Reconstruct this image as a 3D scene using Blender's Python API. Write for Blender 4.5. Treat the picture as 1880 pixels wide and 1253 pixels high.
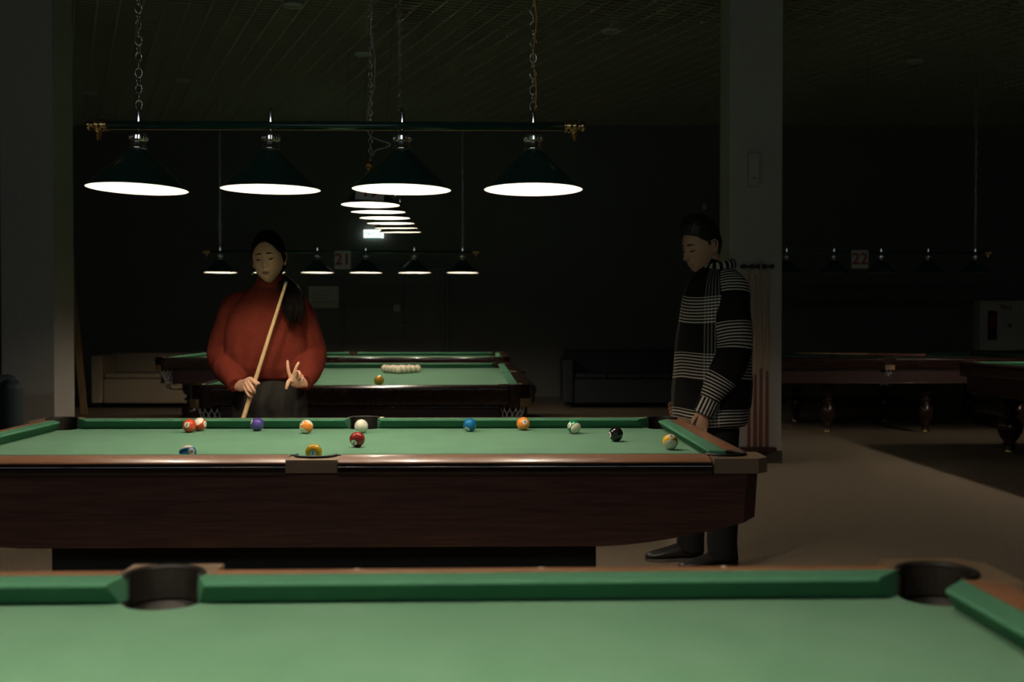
import bpy, bmesh, math, random
import numpy as np
from mathutils import Vector, Matrix, noise
from mathutils.bvhtree import BVHTree
R = math.radians
PI = math.pi
random.seed(7)
for o in list(bpy.data.objects): bpy.data.objects.remove(o)
SC = bpy.context.scene
COL = SC.collection

# ------------------------------------------------------------------ camera
cam_d = bpy.data.cameras.new('camera'); cam = bpy.data.objects.new('camera', cam_d); COL.objects.link(cam)
cam.location = (0, 0, 1.25)
cam.rotation_euler = (R(90 - 1.008), 0, 0)
cam_d.sensor_width = 36; cam_d.lens = 40.06
cam_d.clip_start = .05; cam_d.clip_end = 60
cam_d.dof.use_dof = True; cam_d.dof.focus_distance = 4.9; cam_d.dof.aperture_fstop = 3.4
SC.camera = cam
# ------------------------------------------------------------------ light of the place, exposure
w = bpy.data.worlds.new('world'); SC.world = w; w.use_nodes = True
w.node_tree.nodes['Background'].inputs[0].default_value = (.5, .6, .75, 1)
w.node_tree.nodes['Background'].inputs[1].default_value = .01
SC.view_settings.view_transform = 'Standard'
SC.view_settings.look = 'None'
SC.view_settings.exposure = 0
SC.view_settings.gamma = 1
LAMP_COLOR = (1.0, .87, .70)
MAIN_W, FRONT_W, BACK_W = 20.5, 19.5, 14.5
WINDOW_W = 2.3      # dull daylight in the high window band behind the camera
# ------------------------------------------------------------------ materials
def mat(name, color, rough=.5, metal=0, emit=None, es=0, bump=None, spec=.5, sheen=0, coat=0, noise_mix=None, alpha=None):
    m = bpy.data.materials.new(name); m.use_nodes = True
    nt = m.node_tree; b = nt.nodes['Principled BSDF']
    b.inputs['Base Color'].default_value = (*color, 1)
    b.inputs['Roughness'].default_value = rough
    b.inputs['Metallic'].default_value = metal
    b.inputs['Specular IOR Level'].default_value = spec
    if sheen: b.inputs['Sheen Weight'].default_value = sheen; b.inputs['Sheen Roughness'].default_value = .5
    if coat: b.inputs['Coat Weight'].default_value = coat; b.inputs['Coat Roughness'].default_value = .05
    if emit: b.inputs['Emission Color'].default_value = (*emit, 1); b.inputs['Emission Strength'].default_value = es
    tc = nt.nodes.new('ShaderNodeTexCoord')
    if noise_mix:      # (color2, scale, stretch vector)
        mp = nt.nodes.new('ShaderNodeMapping'); mp.inputs['Scale'].default_value = noise_mix[2]
        n = nt.nodes.new('ShaderNodeTexNoise'); n.inputs['Scale'].default_value = noise_mix[1]; n.inputs['Detail'].default_value = 6
        r = nt.nodes.new('ShaderNodeValToRGB'); r.color_ramp.elements[0].position = .35; r.color_ramp.elements[1].position = .68
        r.color_ramp.elements[0].color = (*color, 1); r.color_ramp.elements[1].color = (*noise_mix[0], 1)
        nt.links.new(tc.outputs['Object'], mp.inputs[0]); nt.links.new(mp.outputs[0], n.inputs['Vector'])
        nt.links.new(n.outputs[0], r.inputs[0]); nt.links.new(r.outputs[0], b.inputs['Base Color'])
    if bump:           # (scale, strength, distance)
        n = nt.nodes.new('ShaderNodeTexNoise'); n.inputs['Scale'].default_value = bump[0]; n.inputs['Detail'].default_value = 4
        bp = nt.nodes.new('ShaderNodeBump'); bp.inputs['Strength'].default_value = bump[1]; bp.inputs['Distance'].default_value = bump[2]
        nt.links.new(tc.outputs['Object'], n.inputs['Vector']); nt.links.new(n.outputs[0], bp.inputs['Height']); nt.links.new(bp.outputs[0], b.inputs['Normal'])
    return m

M = {}
M['cloth'] = mat('green_baize', (.095, .225, .130), .9, bump=(900, .35, .001), spec=.15, sheen=.1, noise_mix=((.115, .25, .152), 5, (1, 1, 1)))
M['cushion'] = mat('cushion_baize', (.055, .165, .095), .9, bump=(900, .3, .001), spec=.1)
M['rail'] = mat('rail_wood', (.29, .13, .065), .36, coat=.3, noise_mix=((.40, .19, .10), 6, (1, 14, 14)))
M['apron'] = mat('apron_wood', (.070, .030, .022), .5, noise_mix=((.12, .052, .035), 5, (1, 1, 22)), spec=.25)
M['lacquer'] = mat('black_lacquer_edge', (.022, .010, .008), .07, coat=.8)
M['base'] = mat('black_base', (.018, .018, .016), .6)
M['casting'] = mat('bronze_casting', (.44, .31, .20), .33, metal=.6, bump=(60, .06, .002))
M['liner'] = mat('black_pocket_leather', (.012, .010, .008), .5, bump=(120, .2, .001), spec=.25)
M['pearl'] = mat('pearl_sight', (.6, .52, .42), .3)
M['mahogany'] = mat('dark_mahogany', (.024, .011, .008), .25, coat=.35, noise_mix=((.046, .021, .013), 5, (1, 9, 9)))
M['mahogany2'] = mat('reddish_panel', (.032, .010, .008), .4, noise_mix=((.05, .016, .012), 5, (1, 1, 9)))
M['brass'] = mat('brass', (.85, .58, .25), .22, metal=1)
M['brass_dull'] = mat('dull_brass', (.35, .22, .08), .55, metal=1)
M['chrome'] = mat('chrome', (.95, .93, .9), .07, metal=1)
M['tan'] = mat('tan_leather', (.33, .21, .11), .5)
M['net'] = mat('white_cord', (.9, .88, .84), .8)
M['shade'] = mat('dark_green_enamel', (.010, .062, .046), .22, coat=.4)
M['liner_white'] = mat('white_enamel', (.36, .345, .32), .5)
M['bulb'] = mat('glowing_bulb', (1, 1, 1), .5, emit=LAMP_COLOR, es=60)
M['orange_cord'] = mat('orange_cord', (.75, .32, .06), .5)
M['grey_cord'] = mat('grey_cord', (.55, .53, .5), .5)
M['carpet'] = mat('carpet', (.20, .158, .108), .95, bump=(420, .6, .003), spec=.1, noise_mix=((.27, .215, .155), 60, (1, 1, 1)))
M['wall'] = mat('dark_wall', (.13, .13, .11), .85, bump=(200, .1, .001))
M['frame_dark'] = mat('door_frame_dark', (.09, .09, .08), .5)
M['column'] = mat('column_plaster', (.41, .385, .33), .9, bump=(260, .35, .002), noise_mix=((.45, .425, .37), 30, (1, 1, 1)))
M['baseboard'] = mat('baseboard_dark', (.06, .05, .04), .6)
M['ceiling'] = mat('ceiling_grille', (.42, .38, .31), .7)
M['plenum'] = mat('ceiling_void', (.10, .10, .085), .9)
M['white_plastic'] = mat('off_white_plastic', (.5, .5, .46), .5)
M['sign'] = mat('sign_white', (.45, .44, .40), .6)
M['sign_red'] = mat('sign_red', (.30, .03, .02), .6)
M['paper'] = mat('paper_grey', (.58, .56, .50), .8)
M['paper_ink'] = mat('printed_grey', (.34, .34, .31), .8)
M['sofa'] = mat('beige_upholstery', (.42, .33, .22), .8, bump=(80, .2, .002))
M['sofa_dark'] = mat('dark_upholstery', (.02, .025, .028), .7, bump=(80, .2, .002))
M['chair_teal'] = mat('dark_teal_upholstery', (.03, .05, .055), .7, bump=(80, .2, .002))
M['cabinet'] = mat('cabinet_white', (.62, .57, .48), .5)
M['dark_glass'] = mat('dark_glass', (.02, .02, .02), .1)
M['hose'] = mat('fire_red', (.22, .02, .012), .4)
M['board'] = mat('pine_board', (.25, .15, .06), .6, noise_mix=((.33, .2, .085), 4, (12, 12, 1)))
M['exit'] = mat('exit_lightbox', (.8, 1, .95), .4, emit=(.85, 1, .95), es=1.7)
M['exit_letter'] = mat('exit_green', (.02, .3, .2), .4, emit=(.02, .32, .22), es=.35)
M['window'] = mat('daylit_glazing', (.1, .1, .1), .1, emit=(.80, .92, 1.0), es=WINDOW_W)
M['cue_shaft'] = mat('maple_shaft', (.62, .42, .20), .35, coat=.3)
M['cue_butt'] = mat('dark_cue_butt', (.16, .045, .03), .3, coat=.3)
M['cue_rack_shaft'] = mat('aged_shaft', (.36, .22, .11), .4)
M['ferrule'] = mat('ferrule', (.75, .8, .8), .3)
M['tip'] = mat('chalk_tip', (.12, .20, .22), .8)
M['skin_w'] = mat('warm_skin', (.62, .35, .22), .5, bump=(300, .06, .001), spec=.4)
M['skin_m'] = mat('tan_skin', (.58, .33, .20), .5, bump=(300, .06, .001), spec=.4)
M['lips_w'] = mat('rose_lips', (.30, .085, .07), .35)
M['lips_m'] = mat('brown_lips', (.38, .16, .12), .45)
M['hair'] = mat('black_hair', (.005, .0035, .003), .6, spec=.06, noise_mix=((.010, .007, .005), 60, (1, 1, .1)))
M['hair_m'] = mat('dark_brown_hair', (.022, .014, .009), .45, bump=(160, .5, .003))
M['lash'] = mat('lash_black', (.01, .008, .007), .6)
M['teeth'] = mat('teeth', (.75, .7, .6), .4)
M['knit'] = mat('red_knit', (.112, .0185, .011), .95, bump=(260, .4, .003), spec=.05, noise_mix=((.14, .024, .014), 90, (1, 1, 1)))
M['trousers'] = mat('charcoal_cloth', (.024, .021, .018), .9, spec=.1)
M['black_cloth'] = mat('black_cloth', (.016, .015, .014), .9, spec=.1)
M['shoe'] = mat('black_leather', (.018, .016, .015), .4)
M['sole'] = mat('shoe_sole', (.09, .075, .06), .7)
M['gold'] = mat('gold', (.9, .65, .3), .2, metal=1)

def plaid():
    m = bpy.data.materials.new('plaid_wool'); m.use_nodes = True; nt = m.node_tree; L = nt.links.new
    b = nt.nodes['Principled BSDF']; b.inputs['Roughness'].default_value = .95; b.inputs['Specular IOR Level'].default_value = .1
    def att(n):
        a = nt.nodes.new('ShaderNodeAttribute'); a.attribute_name = n; return a.outputs['Fac']
    def mth(op, a, bb=None):
        n = nt.nodes.new('ShaderNodeMath'); n.operation = op
        for i, v in enumerate((a, bb)):
            if v is None: continue
            if isinstance(v, (int, float)): n.inputs[i].default_value = v
            else: L(v, n.inputs[i])
        return n.outputs[0]
    def frac_lt(s, off, per, lim):
        return mth('LESS_THAN', mth('FRACT', mth('DIVIDE', mth('ADD', s, 50 * per - off), per)), lim)
    u, v = att('stripe_u'), att('stripe_v')
    ub = frac_lt(u, 0, .283, .46); ul = frac_lt(u, 0, .0157, .46)
    vb = frac_lt(v, 0, .27, .26); vl = frac_lt(v, 0, .0157, .42)
    A = mth('MULTIPLY', ub, ul); B = mth('MULTIPLY', vb, vl)
    s = mth('ADD', mth('MULTIPLY', A, .75), mth('MULTIPLY', B, .22))
    n = nt.nodes.new('ShaderNodeTexNoise'); n.inputs['Scale'].default_value = 300
    s = mth('MULTIPLY', s, mth('ADD', n.outputs[0], .5))
    mx = nt.nodes.new('ShaderNodeMix'); mx.data_type = 'RGBA'
    L(s, mx.inputs[0]); mx.inputs[6].default_value = (.014, .013, .012, 1); mx.inputs[7].default_value = (.80, .72, .60, 1)
    L(mx.outputs[2], b.inputs['Base Color'])
    return m
M['plaid'] = plaid()

# ------------------------------------------------------------------ mesh helpers
def tag(o, label=None, cat=None, group=None, kind=None):
    if label: o['label'] = label
    if cat: o['category'] = cat
    if group: o['group'] = group
    if kind: o['kind'] = kind
    return o
def empty(name, loc=(0, 0, 0), rz=0):
    o = bpy.data.objects.new(name, None); COL.objects.link(o); o.location = loc; o.rotation_euler = (0, 0, rz); o.empty_display_size = .1
    return o
def kids(o): return [c for c in bpy.data.objects if c.parent == o]
def copy_tree(o, parent=None):
    c = o.copy(); COL.objects.link(c); c.parent = parent
    for ch in kids(o): copy_tree(ch, c)
    return c

class MB:
    def __init__(s): s.v = []; s.f = []; s.sm = []
    def add(s, vs, fs, smooth=False, mtx=None):
        k = len(s.v)
        if mtx is not None: vs = [mtx @ Vector(p) for p in vs]
        s.v += [tuple(p) for p in vs]; s.f += [tuple(i + k for i in f) for f in fs]; s.sm += [smooth] * len(fs)
        return s
    def box(s, x0, x1, y0, y1, z0, z1, mtx=None):
        vs = [(x, y, z) for z in (z0, z1) for y in (y0, y1) for x in (x0, x1)]
        return s.add(vs, [(0, 2, 3, 1), (4, 5, 7, 6), (0, 1, 5, 4), (2, 6, 7, 3), (0, 4, 6, 2), (1, 3, 7, 5)], False, mtx)
    def prism(s, poly, z0, z1, mtx=None, smooth=False):
        n = len(poly)
        vs = [(x, y, z0) for x, y in poly] + [(x, y, z1) for x, y in poly]
        fs = [tuple(reversed(range(n))), tuple(range(n, 2 * n))] + [(i, (i + 1) % n, n + (i + 1) % n, n + i) for i in range(n)]
        return s.add(vs, fs, smooth, mtx)
    def lathe(s, prof, n=32, mtx=None, cap=True, smooth=True):
        vs = []; fs = []
        for r, z in prof:
            for i in range(n):
                a = 2 * PI * i / n; vs.append((r * math.cos(a), r * math.sin(a), z))
        for j in range(len(prof) - 1):
            for i in range(n):
                fs.append((j * n + i, j * n + (i + 1) % n, (j + 1) * n + (i + 1) % n, (j + 1) * n + i))
        s.add(vs, fs, smooth, mtx)
        if cap:
            for j, rev in ((0, True), (len(prof) - 1, False)):
                if prof[j][0] > 1e-5:
                    ring = vs[j * n:(j + 1) * n]; s.add(ring, [tuple(reversed(range(n))) if rev else tuple(range(n))], False, mtx)
        return s
    def loft(s, secs, n=20, smooth=True, mtx=None):
        # secs: list of (center, axisA, axisB) vectors (half axes)
        vs = []; fs = []
        for c, a, b in secs:
            c, a, b = Vector(c), Vector(a), Vector(b)
            for i in range(n):
                t = 2 * PI * i / n; vs.append(c + a * math.cos(t) + b * math.sin(t))
        for j in range(len(secs) - 1):
            for i in range(n):
                fs.append((j * n + i, j * n + (i + 1) % n, (j + 1) * n + (i + 1) % n, (j + 1) * n + i))
        k = len(vs)
        fs.append(tuple(reversed(range(n)))); fs.append(tuple(range(k - n, k)))
        return s.add(vs, fs, smooth, mtx)
    def tube(s, pts, rad, n=8, up=(0, 0, 1), ratio=1.0, round_ends=False, mtx=None, closed=False):
        pts = [Vector(p) for p in pts]
        if not hasattr(rad, '__len__'): rad = [rad] * len(pts)
        rad = list(rad)
        if round_ends:
            def cap(p, q, r):
                d = (p - q).normalized(); return [(p + d * r * f, r * g) for f, g in ((.97, .22), (.85, .53), (.5, .86))]
            st = cap(pts[0], pts[1], rad[0]); en = cap(pts[-1], pts[-2], rad[-1])
            pts2 = [a for a, _ in st] + pts + [a for a, _ in reversed(en)]
            rad = [b for _, b in st] + rad + [b for _, b in reversed(en)]; pts = pts2
        secs = []; N = len(pts); prev = None
        for i, p in enumerate(pts):
            if closed: t = pts[(i + 1) % N] - pts[i - 1]
            else: t = pts[min(i + 1, N - 1)] - pts[max(i - 1, 0)]
            t.normalize()
            if prev is None:
                u = Vector(up)
                if abs(u.dot(t)) > .93: u = Vector((1, 0, 0)) if abs(t.x) < .9 else Vector((0, 1, 0))
            else: u = prev
            side = t.cross(u).normalized(); u2 = side.cross(t).normalized(); prev = u2
            secs.append((p, side * rad[i], u2 * rad[i] * ratio))
        if closed:
            vs = []; fs = []
            for c, a, b in secs:
                for i in range(n): t = 2 * PI * i / n; vs.append(c + a * math.cos(t) + b * math.sin(t))
            for j in range(N):
                for i in range(n):
                    fs.append((j * n + i, j * n + (i + 1) % n, ((j + 1) % N) * n + (i + 1) % n, ((j + 1) % N) * n + i))
            return s.add(vs, fs, True, mtx)
        return s.loft(secs, n, True, mtx)
    def build(s, name, m, parent=None, bevel=0, loc=None):
        me = bpy.data.meshes.new(name); me.from_pydata(s.v, [], s.f)
        me.polygons.foreach_set('use_smooth', s.sm); me.materials.append(m)
        bm = bmesh.new(); bm.from_mesh(me); bmesh.ops.recalc_face_normals(bm, faces=bm.faces); bm.to_mesh(me); bm.free()
        o = bpy.data.objects.new(name, me); COL.objects.link(o); o.parent = parent
        if loc: o.location = loc
        if bevel:
            b = o.modifiers.new('bevel', 'BEVEL'); b.width = bevel; b.segments = 2; b.limit_method = 'ANGLE'; b.angle_limit = R(40)
            me.polygons.foreach_set('use_smooth', [True] * len(me.polygons)); wn = o.modifiers.new('wn', 'WEIGHTED_NORMAL')
        return o
def quick(name, m, parent, fn, bevel=0):
    b = MB(); fn(b); return b.build(name, m, parent, bevel)
def struct(o): o['kind'] = 'structure'; return o
def smooth_pts(pts, sub=6):
    P = [Vector(p) for p in pts]; out = []
    for i in range(len(P) - 1):
        p0, p1, p2, p3 = P[max(i - 1, 0)], P[i], P[i + 1], P[min(i + 2, len(P) - 1)]
        for k in range(sub):
            t = k / sub
            out.append(.5 * ((2 * p1) + (p2 - p0) * t + (2 * p0 - 5 * p1 + 4 * p2 - p3) * t * t + (3 * p1 - p0 - 3 * p2 + p3) * t ** 3))
    out.append(P[-1]); return out
def text_mesh(txt, size, extrude=.002, bold=0):
    c = bpy.data.curves.new('t', 'FONT'); c.body = txt; c.size = size; c.extrude = extrude; c.align_x = 'CENTER'; c.align_y = 'CENTER'; c.offset = bold
    o = bpy.data.objects.new('t', c); COL.objects.link(o)
    bpy.context.view_layer.update()
    me = bpy.data.meshes.new_from_object(o.evaluated_get(bpy.context.evaluated_depsgraph_get()))
    bpy.data.objects.remove(o); return me
def text_obj(name, txt, size, m, parent, mtx, extrude=.002, bold=0):
    me = text_mesh(txt, size, extrude, bold); me.materials.clear(); me.materials.append(m)
    o = bpy.data.objects.new(name, me); COL.objects.link(o); o.parent = parent; o.matrix_local = mtx
    return o
FACE_CAM = Matrix.Rotation(R(90), 4, 'X')      # text lying in XY stands up, readable from -Y
def at(px, py, Y):                              # world point at depth Y seen at photo pixel
    return Vector(((px - 940) / 2092 * Y, Y, 1.25 + (589.7 - py) / 2092 * Y))

# ------------------------------------------------------------------ room
CEIL = 4.2
BACKY = 17.3
X0, X1, Y0 = -10.5, 10.5, -5.0
struct(quick('floor', M['carpet'], None, lambda b: b.box(X0, X1, Y0, BACKY, -.1, 0)))
struct(quick('wall_back', M['wall'], None, lambda b: b.box(X0, X1, BACKY, BACKY + .2, 0, CEIL + .3)))
struct(quick('wall_left', M['wall'], None, lambda b: b.box(X0 - .2, X0, Y0, BACKY, 0, CEIL + .3)))
struct(quick('wall_right', M['wall'], None, lambda b: b.box(X1, X1 + .2, Y0, BACKY, 0, CEIL + .3)))
WX0, WX1, WZ0, WZ1 = -8.5, 3.6, 3.2, 3.95
def rear(b):
    b.box(X0, WX0, Y0 - .2, Y0, 0, CEIL + .3); b.box(WX1, X1, Y0 - .2, Y0, 0, CEIL + .3)
    b.box(WX0, WX1, Y0 - .2, Y0, 0, WZ0); b.box(WX0, WX1, Y0 - .2, Y0, WZ1, CEIL + .3)
struct(quick('wall_rear', M['wall'], None, rear))
wn = struct(quick('window_1', M['window'], None, lambda b: b.box(WX0, WX1, Y0 - .12, Y0 - .1, WZ0, WZ1)))
def wfr(b):
    for k in range(7):
        x = WX0 + .04 + (WX1 - WX0 - .08) * k / 6; b.box(x - .04, x + .04, Y0 - .1, Y0 - .03, WZ0, WZ1)
    for z in (WZ0 + .03, WZ1 - .03): b.box(WX0, WX1, Y0 - .1, Y0 - .03, z - .03, z + .03)
quick('window_frame', M['frame_dark'], wn, wfr)
struct(quick('ceiling', M['plenum'], None, lambda b: b.box(X0, X1, Y0, BACKY, CEIL + .25, CEIL + .35)))
def grille(b):
    # open cell grille turned against the room
    a = R(21.5); ca, sa = math.cos(a), math.sin(a)
    mtx = Matrix.Translation((0, 8.5, CEIL)) @ Matrix.Rotation(a, 4, 'Z')
    import itertools
    def clip(p, d):
        t0, t1 = -40, 40
        for k, lo, hi in ((0, X0 + .01, X1 - .01), (1, 1.0, BACKY - .01)):
            if abs(d[k]) < 1e-9: continue
            ta, tb = (lo - p[k]) / d[k], (hi - p[k]) / d[k]
            if ta > tb: ta, tb = tb, ta
            t0, t1 = max(t0, ta), min(t1, tb)
        return (t0, t1) if t1 > t0 else None
    for k in range(-65, 66):      # blades running with the room, 20 cm apart
        o = k * .2; p = (o * ca, 8.5 + o * sa); d = (-sa, ca); c = clip(p, d)
        if c: b.box(o - .006, o + .006, c[0], c[1], -.0, .05, mtx)
    for k in range(-130, 131):    # blades across, 10 cm apart
        o = k * .1; p = (-o * sa, 8.5 + o * ca); d = (ca, sa); c = clip(p, d)
        if c: b.box(c[0], c[1], o - .005, o + .005, .0, .04, mtx)
g = struct(quick('ceiling_grille', M['ceiling'], None, grille)); 
for nm, x0 in (('column_left', -4.48), ('column_right', 1.905)):
    c = struct(quick(nm, M['column'], None, lambda b: b.box(x0, x0 + .46, 10.0, 10.46, .11, CEIL + .2)))
    struct(quick('trim_%d' % (1 if x0 < 0 else 2), M['baseboard'], None, lambda b: b.box(x0 - .008, x0 + .468, 9.992, 10.468, 0, .11)))
struct(quick('baseboard_back', M['baseboard'], None, lambda b: b.box(X0, X1, BACKY - .015, BACKY, 0, .1)))
# door in the back wall
S_B = 2092 / BACKY
def bx(px): return (px - 940) / S_B
def bz(py): return 1.25 + (589.7 - py) / S_B
d = struct(quick('door_1', M['wall'], None, lambda b: b.box(bx(740), bx(818), BACKY - .03, BACKY - .001, 0.005, bz(490)), .004))
def dfr(b):
    for x in (bx(737), bx(805), bx(822)): b.box(x - .02, x + .02, BACKY - .05, BACKY - .001, 0, bz(486))
    b.box(bx(735), bx(824), BACKY - .05, BACKY - .001, bz(488), bz(484))
quick('door_frame', M['frame_dark'], d, dfr)
def hnd(b):
    b.box(bx(742), bx(744.5), BACKY - .05, BACKY - .03, bz(614), bz(592)); b.tube([(bx(743), BACKY - .05, bz(598)), (bx(743), BACKY - .09, bz(598)), (bx(731), BACKY - .09, bz(598))], .011)
quick('door_handle', M['chrome'], d, hnd)
d2 = struct(quick('door_2', M['wall'], None, lambda b: b.box(bx(632), bx(735), BACKY - .02, BACKY - .001, 0.005, bz(486)), .004))
quick('door_frame', M['frame_dark'], d2, lambda b: (b.box(bx(628), bx(632), BACKY - .05, BACKY - .001, 0, bz(496)), b.box(bx(690), bx(733), BACKY - .05, BACKY - .001, bz(489), bz(486.5))))

# notices and small things on the back wall
o = empty('notice_sheet', (bx(594.5), BACKY - .004, bz(546)))
tag(o, 'grey printed notice sheet pinned on the dark back wall behind the woman', 'notice')
quick('sheet', M['paper'], o, lambda b: b.box(-.225, .225, -.004, .002, -.165, .165))
quick('printed_lines', M['paper_ink'], o, lambda b: [b.box(-.17, .17 - .05 * (k % 3), -.006, -.004, .08 - k * .05, .092 - k * .05) for k in range(4)])
o = quick('door_sign', M['paper'], None, lambda b: b.box(-.05, .05, -.008, 0, -.05, .05)); o.location = (bx(729.5), BACKY - .024, bz(566)); tag(o, 'small pale square sign on the dark back door', 'sign')
quick('pictogram', M['paper_ink'], o, lambda b: b.lathe([(.018, 0), (.028, 0), (.028, .003), (.018, .003), (.018, 0)], 20, Matrix.Translation((0, -.008, 0)) @ Matrix.Rotation(R(90), 4, 'X'), cap=False))
o = empty('exit_sign', (bx(687), BACKY - .06, bz(430.5))); tag(o, 'bright white and green lit exit sign high on the back wall', 'exit sign')
quick('light_box', M['exit'], o, lambda b: b.box(-.145, .145, -.03, .058, -.06, .06), .006)
text_obj('lettering', 'ВЫХОД', .072, M['exit_letter'], o, Matrix.Translation((0, -.031, 0)) @ FACE_CAM, .001, .001)
quick('green_strip', M['exit_letter'], o, lambda b: b.box(-.13, .13, -.031, .02, -.07, -.059))
o = quick('wall_strip', M['frame_dark'], None, lambda b: b.box(bx(644), bx(697), BACKY - .03, BACKY, bz(478), bz(472))); tag(o, 'thin pale horizontal conduit strip high on the back wall beside sign 21', 'cable duct')
o = quick('motion_sensor', M['white_plastic'], None, lambda b: b.box(-.025, .025, -.04, 0, -.04, .04), .008); o.location = (bx(1292), BACKY, bz(381)); tag(o, 'tiny pale motion sensor high on the back wall above the man', 'sensor')

# fire hose cabinet on the back wall, right
o = empty('fire_cabinet', (bx(1788), BACKY, bz(598)), 0)
tag(o, 'pale metal fire hose cabinet with dark windows on the back wall at right', 'fire cabinet')
quick('body', M['cabinet'], o, lambda b: b.box(0, 1.27, -.22, -.001, -.375, .375), .006)
for k in range(2):
    dr = quick('door', M['cabinet'], o, lambda b: b.box(.015 + .625 * k, .62 + .625 * k, -.235, -.221, -.355, .355), .004)
    quick('window_pane', M['dark_glass'], dr, lambda b: b.box(.11 + .625 * k, .25 + .625 * k, -.238, -.234, -.22, .22))
    quick('extinguisher_view', M['hose'], dr, lambda b: b.box(.13 + .625 * k, .23 + .625 * k, -.2395, -.238, -.02, .17), .002)
    quick('lock', M['brass'], dr, lambda b: b.lathe([(.03, 0), (.03, .012), (.018, .016)], 20, Matrix.Translation((.44 + .625 * k, -.235, 0)) @ Matrix.Rotation(R(90), 4, 'X')))
    text_obj('lettering', 'ПК-3', .08, M['hose'], dr, Matrix.Translation((.38 + .625 * k, -.2355, .27)) @ FACE_CAM, .001, .003)

# sofas along the back wall
def sofa(name, label, x0, x1, y, h, m, cushions=2, group=None):
    o = empty(name, ((x0 + x1) / 2, y, 0)); tag(o, label, 'sofa')
    W = (x1 - x0) / 2
    quick('base', m, o, lambda b: b.box(-W + .17, W - .17, -.42, .4, .07, .42), .02)
    quick('backrest', m, o, lambda b: b.box(-W + .05, W - .05, .2, .42, .09, h), .03)
    for s_ in (-1, 1): quick('armrest', m, o, lambda b: b.box(*sorted((s_ * W, s_ * (W - .165))), -.44, .42, .07, h - .02 if cushions == 2 else h - .12), .03)
    for k in range(cushions):
        a = -W + .18 + (2 * W - .36) / cushions * k; quick('seat_cushion', m, o, lambda b: b.box(a + .004, a + (2 * W - .36) / cushions - .004, -.42, .19, .425, .50), .025)
    for sx in (-1, 1):
        for sy in (-1, 1): quick('foot', M['base'], o, lambda b: b.box(sx * (W - .09) - .03, sx * (W - .09) + .03, sy * .33 - .03, sy * .33 + .03, 0, .07))
    return o
sofa('beige_sofa', 'boxy beige two-seat sofa against the back wall behind table at left', -6.02, -3.95, 16.7, .78, M['sofa'])
sofa('dark_sofa', 'very dark blue-black sofa against the back wall between the door and the man', .72, 2.5, 16.7, .83, M['sofa_dark'], 3)
# armchair at far left
o = empty('armchair', (-4.12, 8.5, 0), R(25)); tag(o, 'dark teal rounded armchair in front of the left column at the frame edge', 'armchair')
quick('seat', M['chair_teal'], o, lambda b: b.box(-.28, .28, -.38, .3, .16, .44), .05)
quick('backrest', M['chair_teal'], o, lambda b: b.box(-.4, .4, .22, .4, .14, .83), .06)
for s_ in (-1, 1): quick('armrest', M['chair_teal'], o, lambda b: b.box(*sorted((s_ * .42, s_ * .28)), -.4, .38, .12, .80), .05)
for sx in (-1, 1):
    for sy in (-1, 1): quick('leg', M['base'], o, lambda b: b.lathe([(.015, 0), (.022, .14)], 12, Matrix.Translation((sx * .32, sy * .3, 0))))
# leaning board behind left column
Yb = 15.2
o = empty('leaning_board', (at(158, 762, Yb).x, Yb, 0)); tag(o, 'narrow wooden board standing against the wall beside the left column', 'board')
quick('plank', M['board'], o, lambda b: b.add([(-.08, 0, 0), (0, 0, 0), (0, .04, 0), (-.08, .04, 0), (-.32, .0, 3.0), (-.24, .0, 3.0), (-.24, .04, 3.0), (-.32, .04, 3.0)], [(0, 3, 2, 1), (4, 5, 6, 7), (0, 1, 5, 4), (1, 2, 6, 5), (2, 3, 7, 6), (3, 0, 4, 7)]))
# box on right column
o = empty('wall_dispenser', (at(1381.5, 313, 10).x, 10.0, at(0, 313, 10).z)); tag(o, 'white upright dispenser box fixed high on the right column', 'dispenser')
quick('housing', M['column'], o, lambda b: b.box(-.05, .05, -.06, 0, -.145, .145), .012)
quick('front_cover', M['column'], o, lambda b: b.box(-.037, .037, -.068, -.06, -.125, .12), .006)
quick('button', M['base'], o, lambda b: b.box(-.01, .01, -.072, -.068, -.085, -.075))
# recessed ceiling spots
for k, (px, py) in enumerate(((668, 102), (1676, 116), (337, 150), (541, 14), (168, 173), (1120, 60))):
    Yc = 2092 * (CEIL - .01 - 1.25) / (589.7 - py); p = at(px, py, Yc)
    o = empty('downlight', (p.x, p.y, CEIL - .012))
    lab = ('unlit round downlight in the ceiling above the third lamp stem', 'unlit round downlight in the ceiling right of the right column', 'faint unlit downlight in the ceiling near the left hanging chain', 'unlit downlight at the top edge between chain and grey cord', 'faint unlit downlight in the ceiling beside the left column', 'faint unlit downlight in the ceiling between orange cord and right column')[k]
    tag(o, lab, 'ceiling light', 'unlit ceiling downlights')
    quick('ring', M['white_plastic'], o, lambda b: b.lathe([(.07, .0), (.075, -.006), (.095, -.004), (.097, .012), (.07, .012), (.07, 0)], 28, cap=False))
    quick('lens', M['sign'], o, lambda b: b.lathe([(.0, .004), (.07, .004), (.07, .009), (0, .009)], 24, cap=False))
for n_, px in (('left', None),): pass

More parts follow.
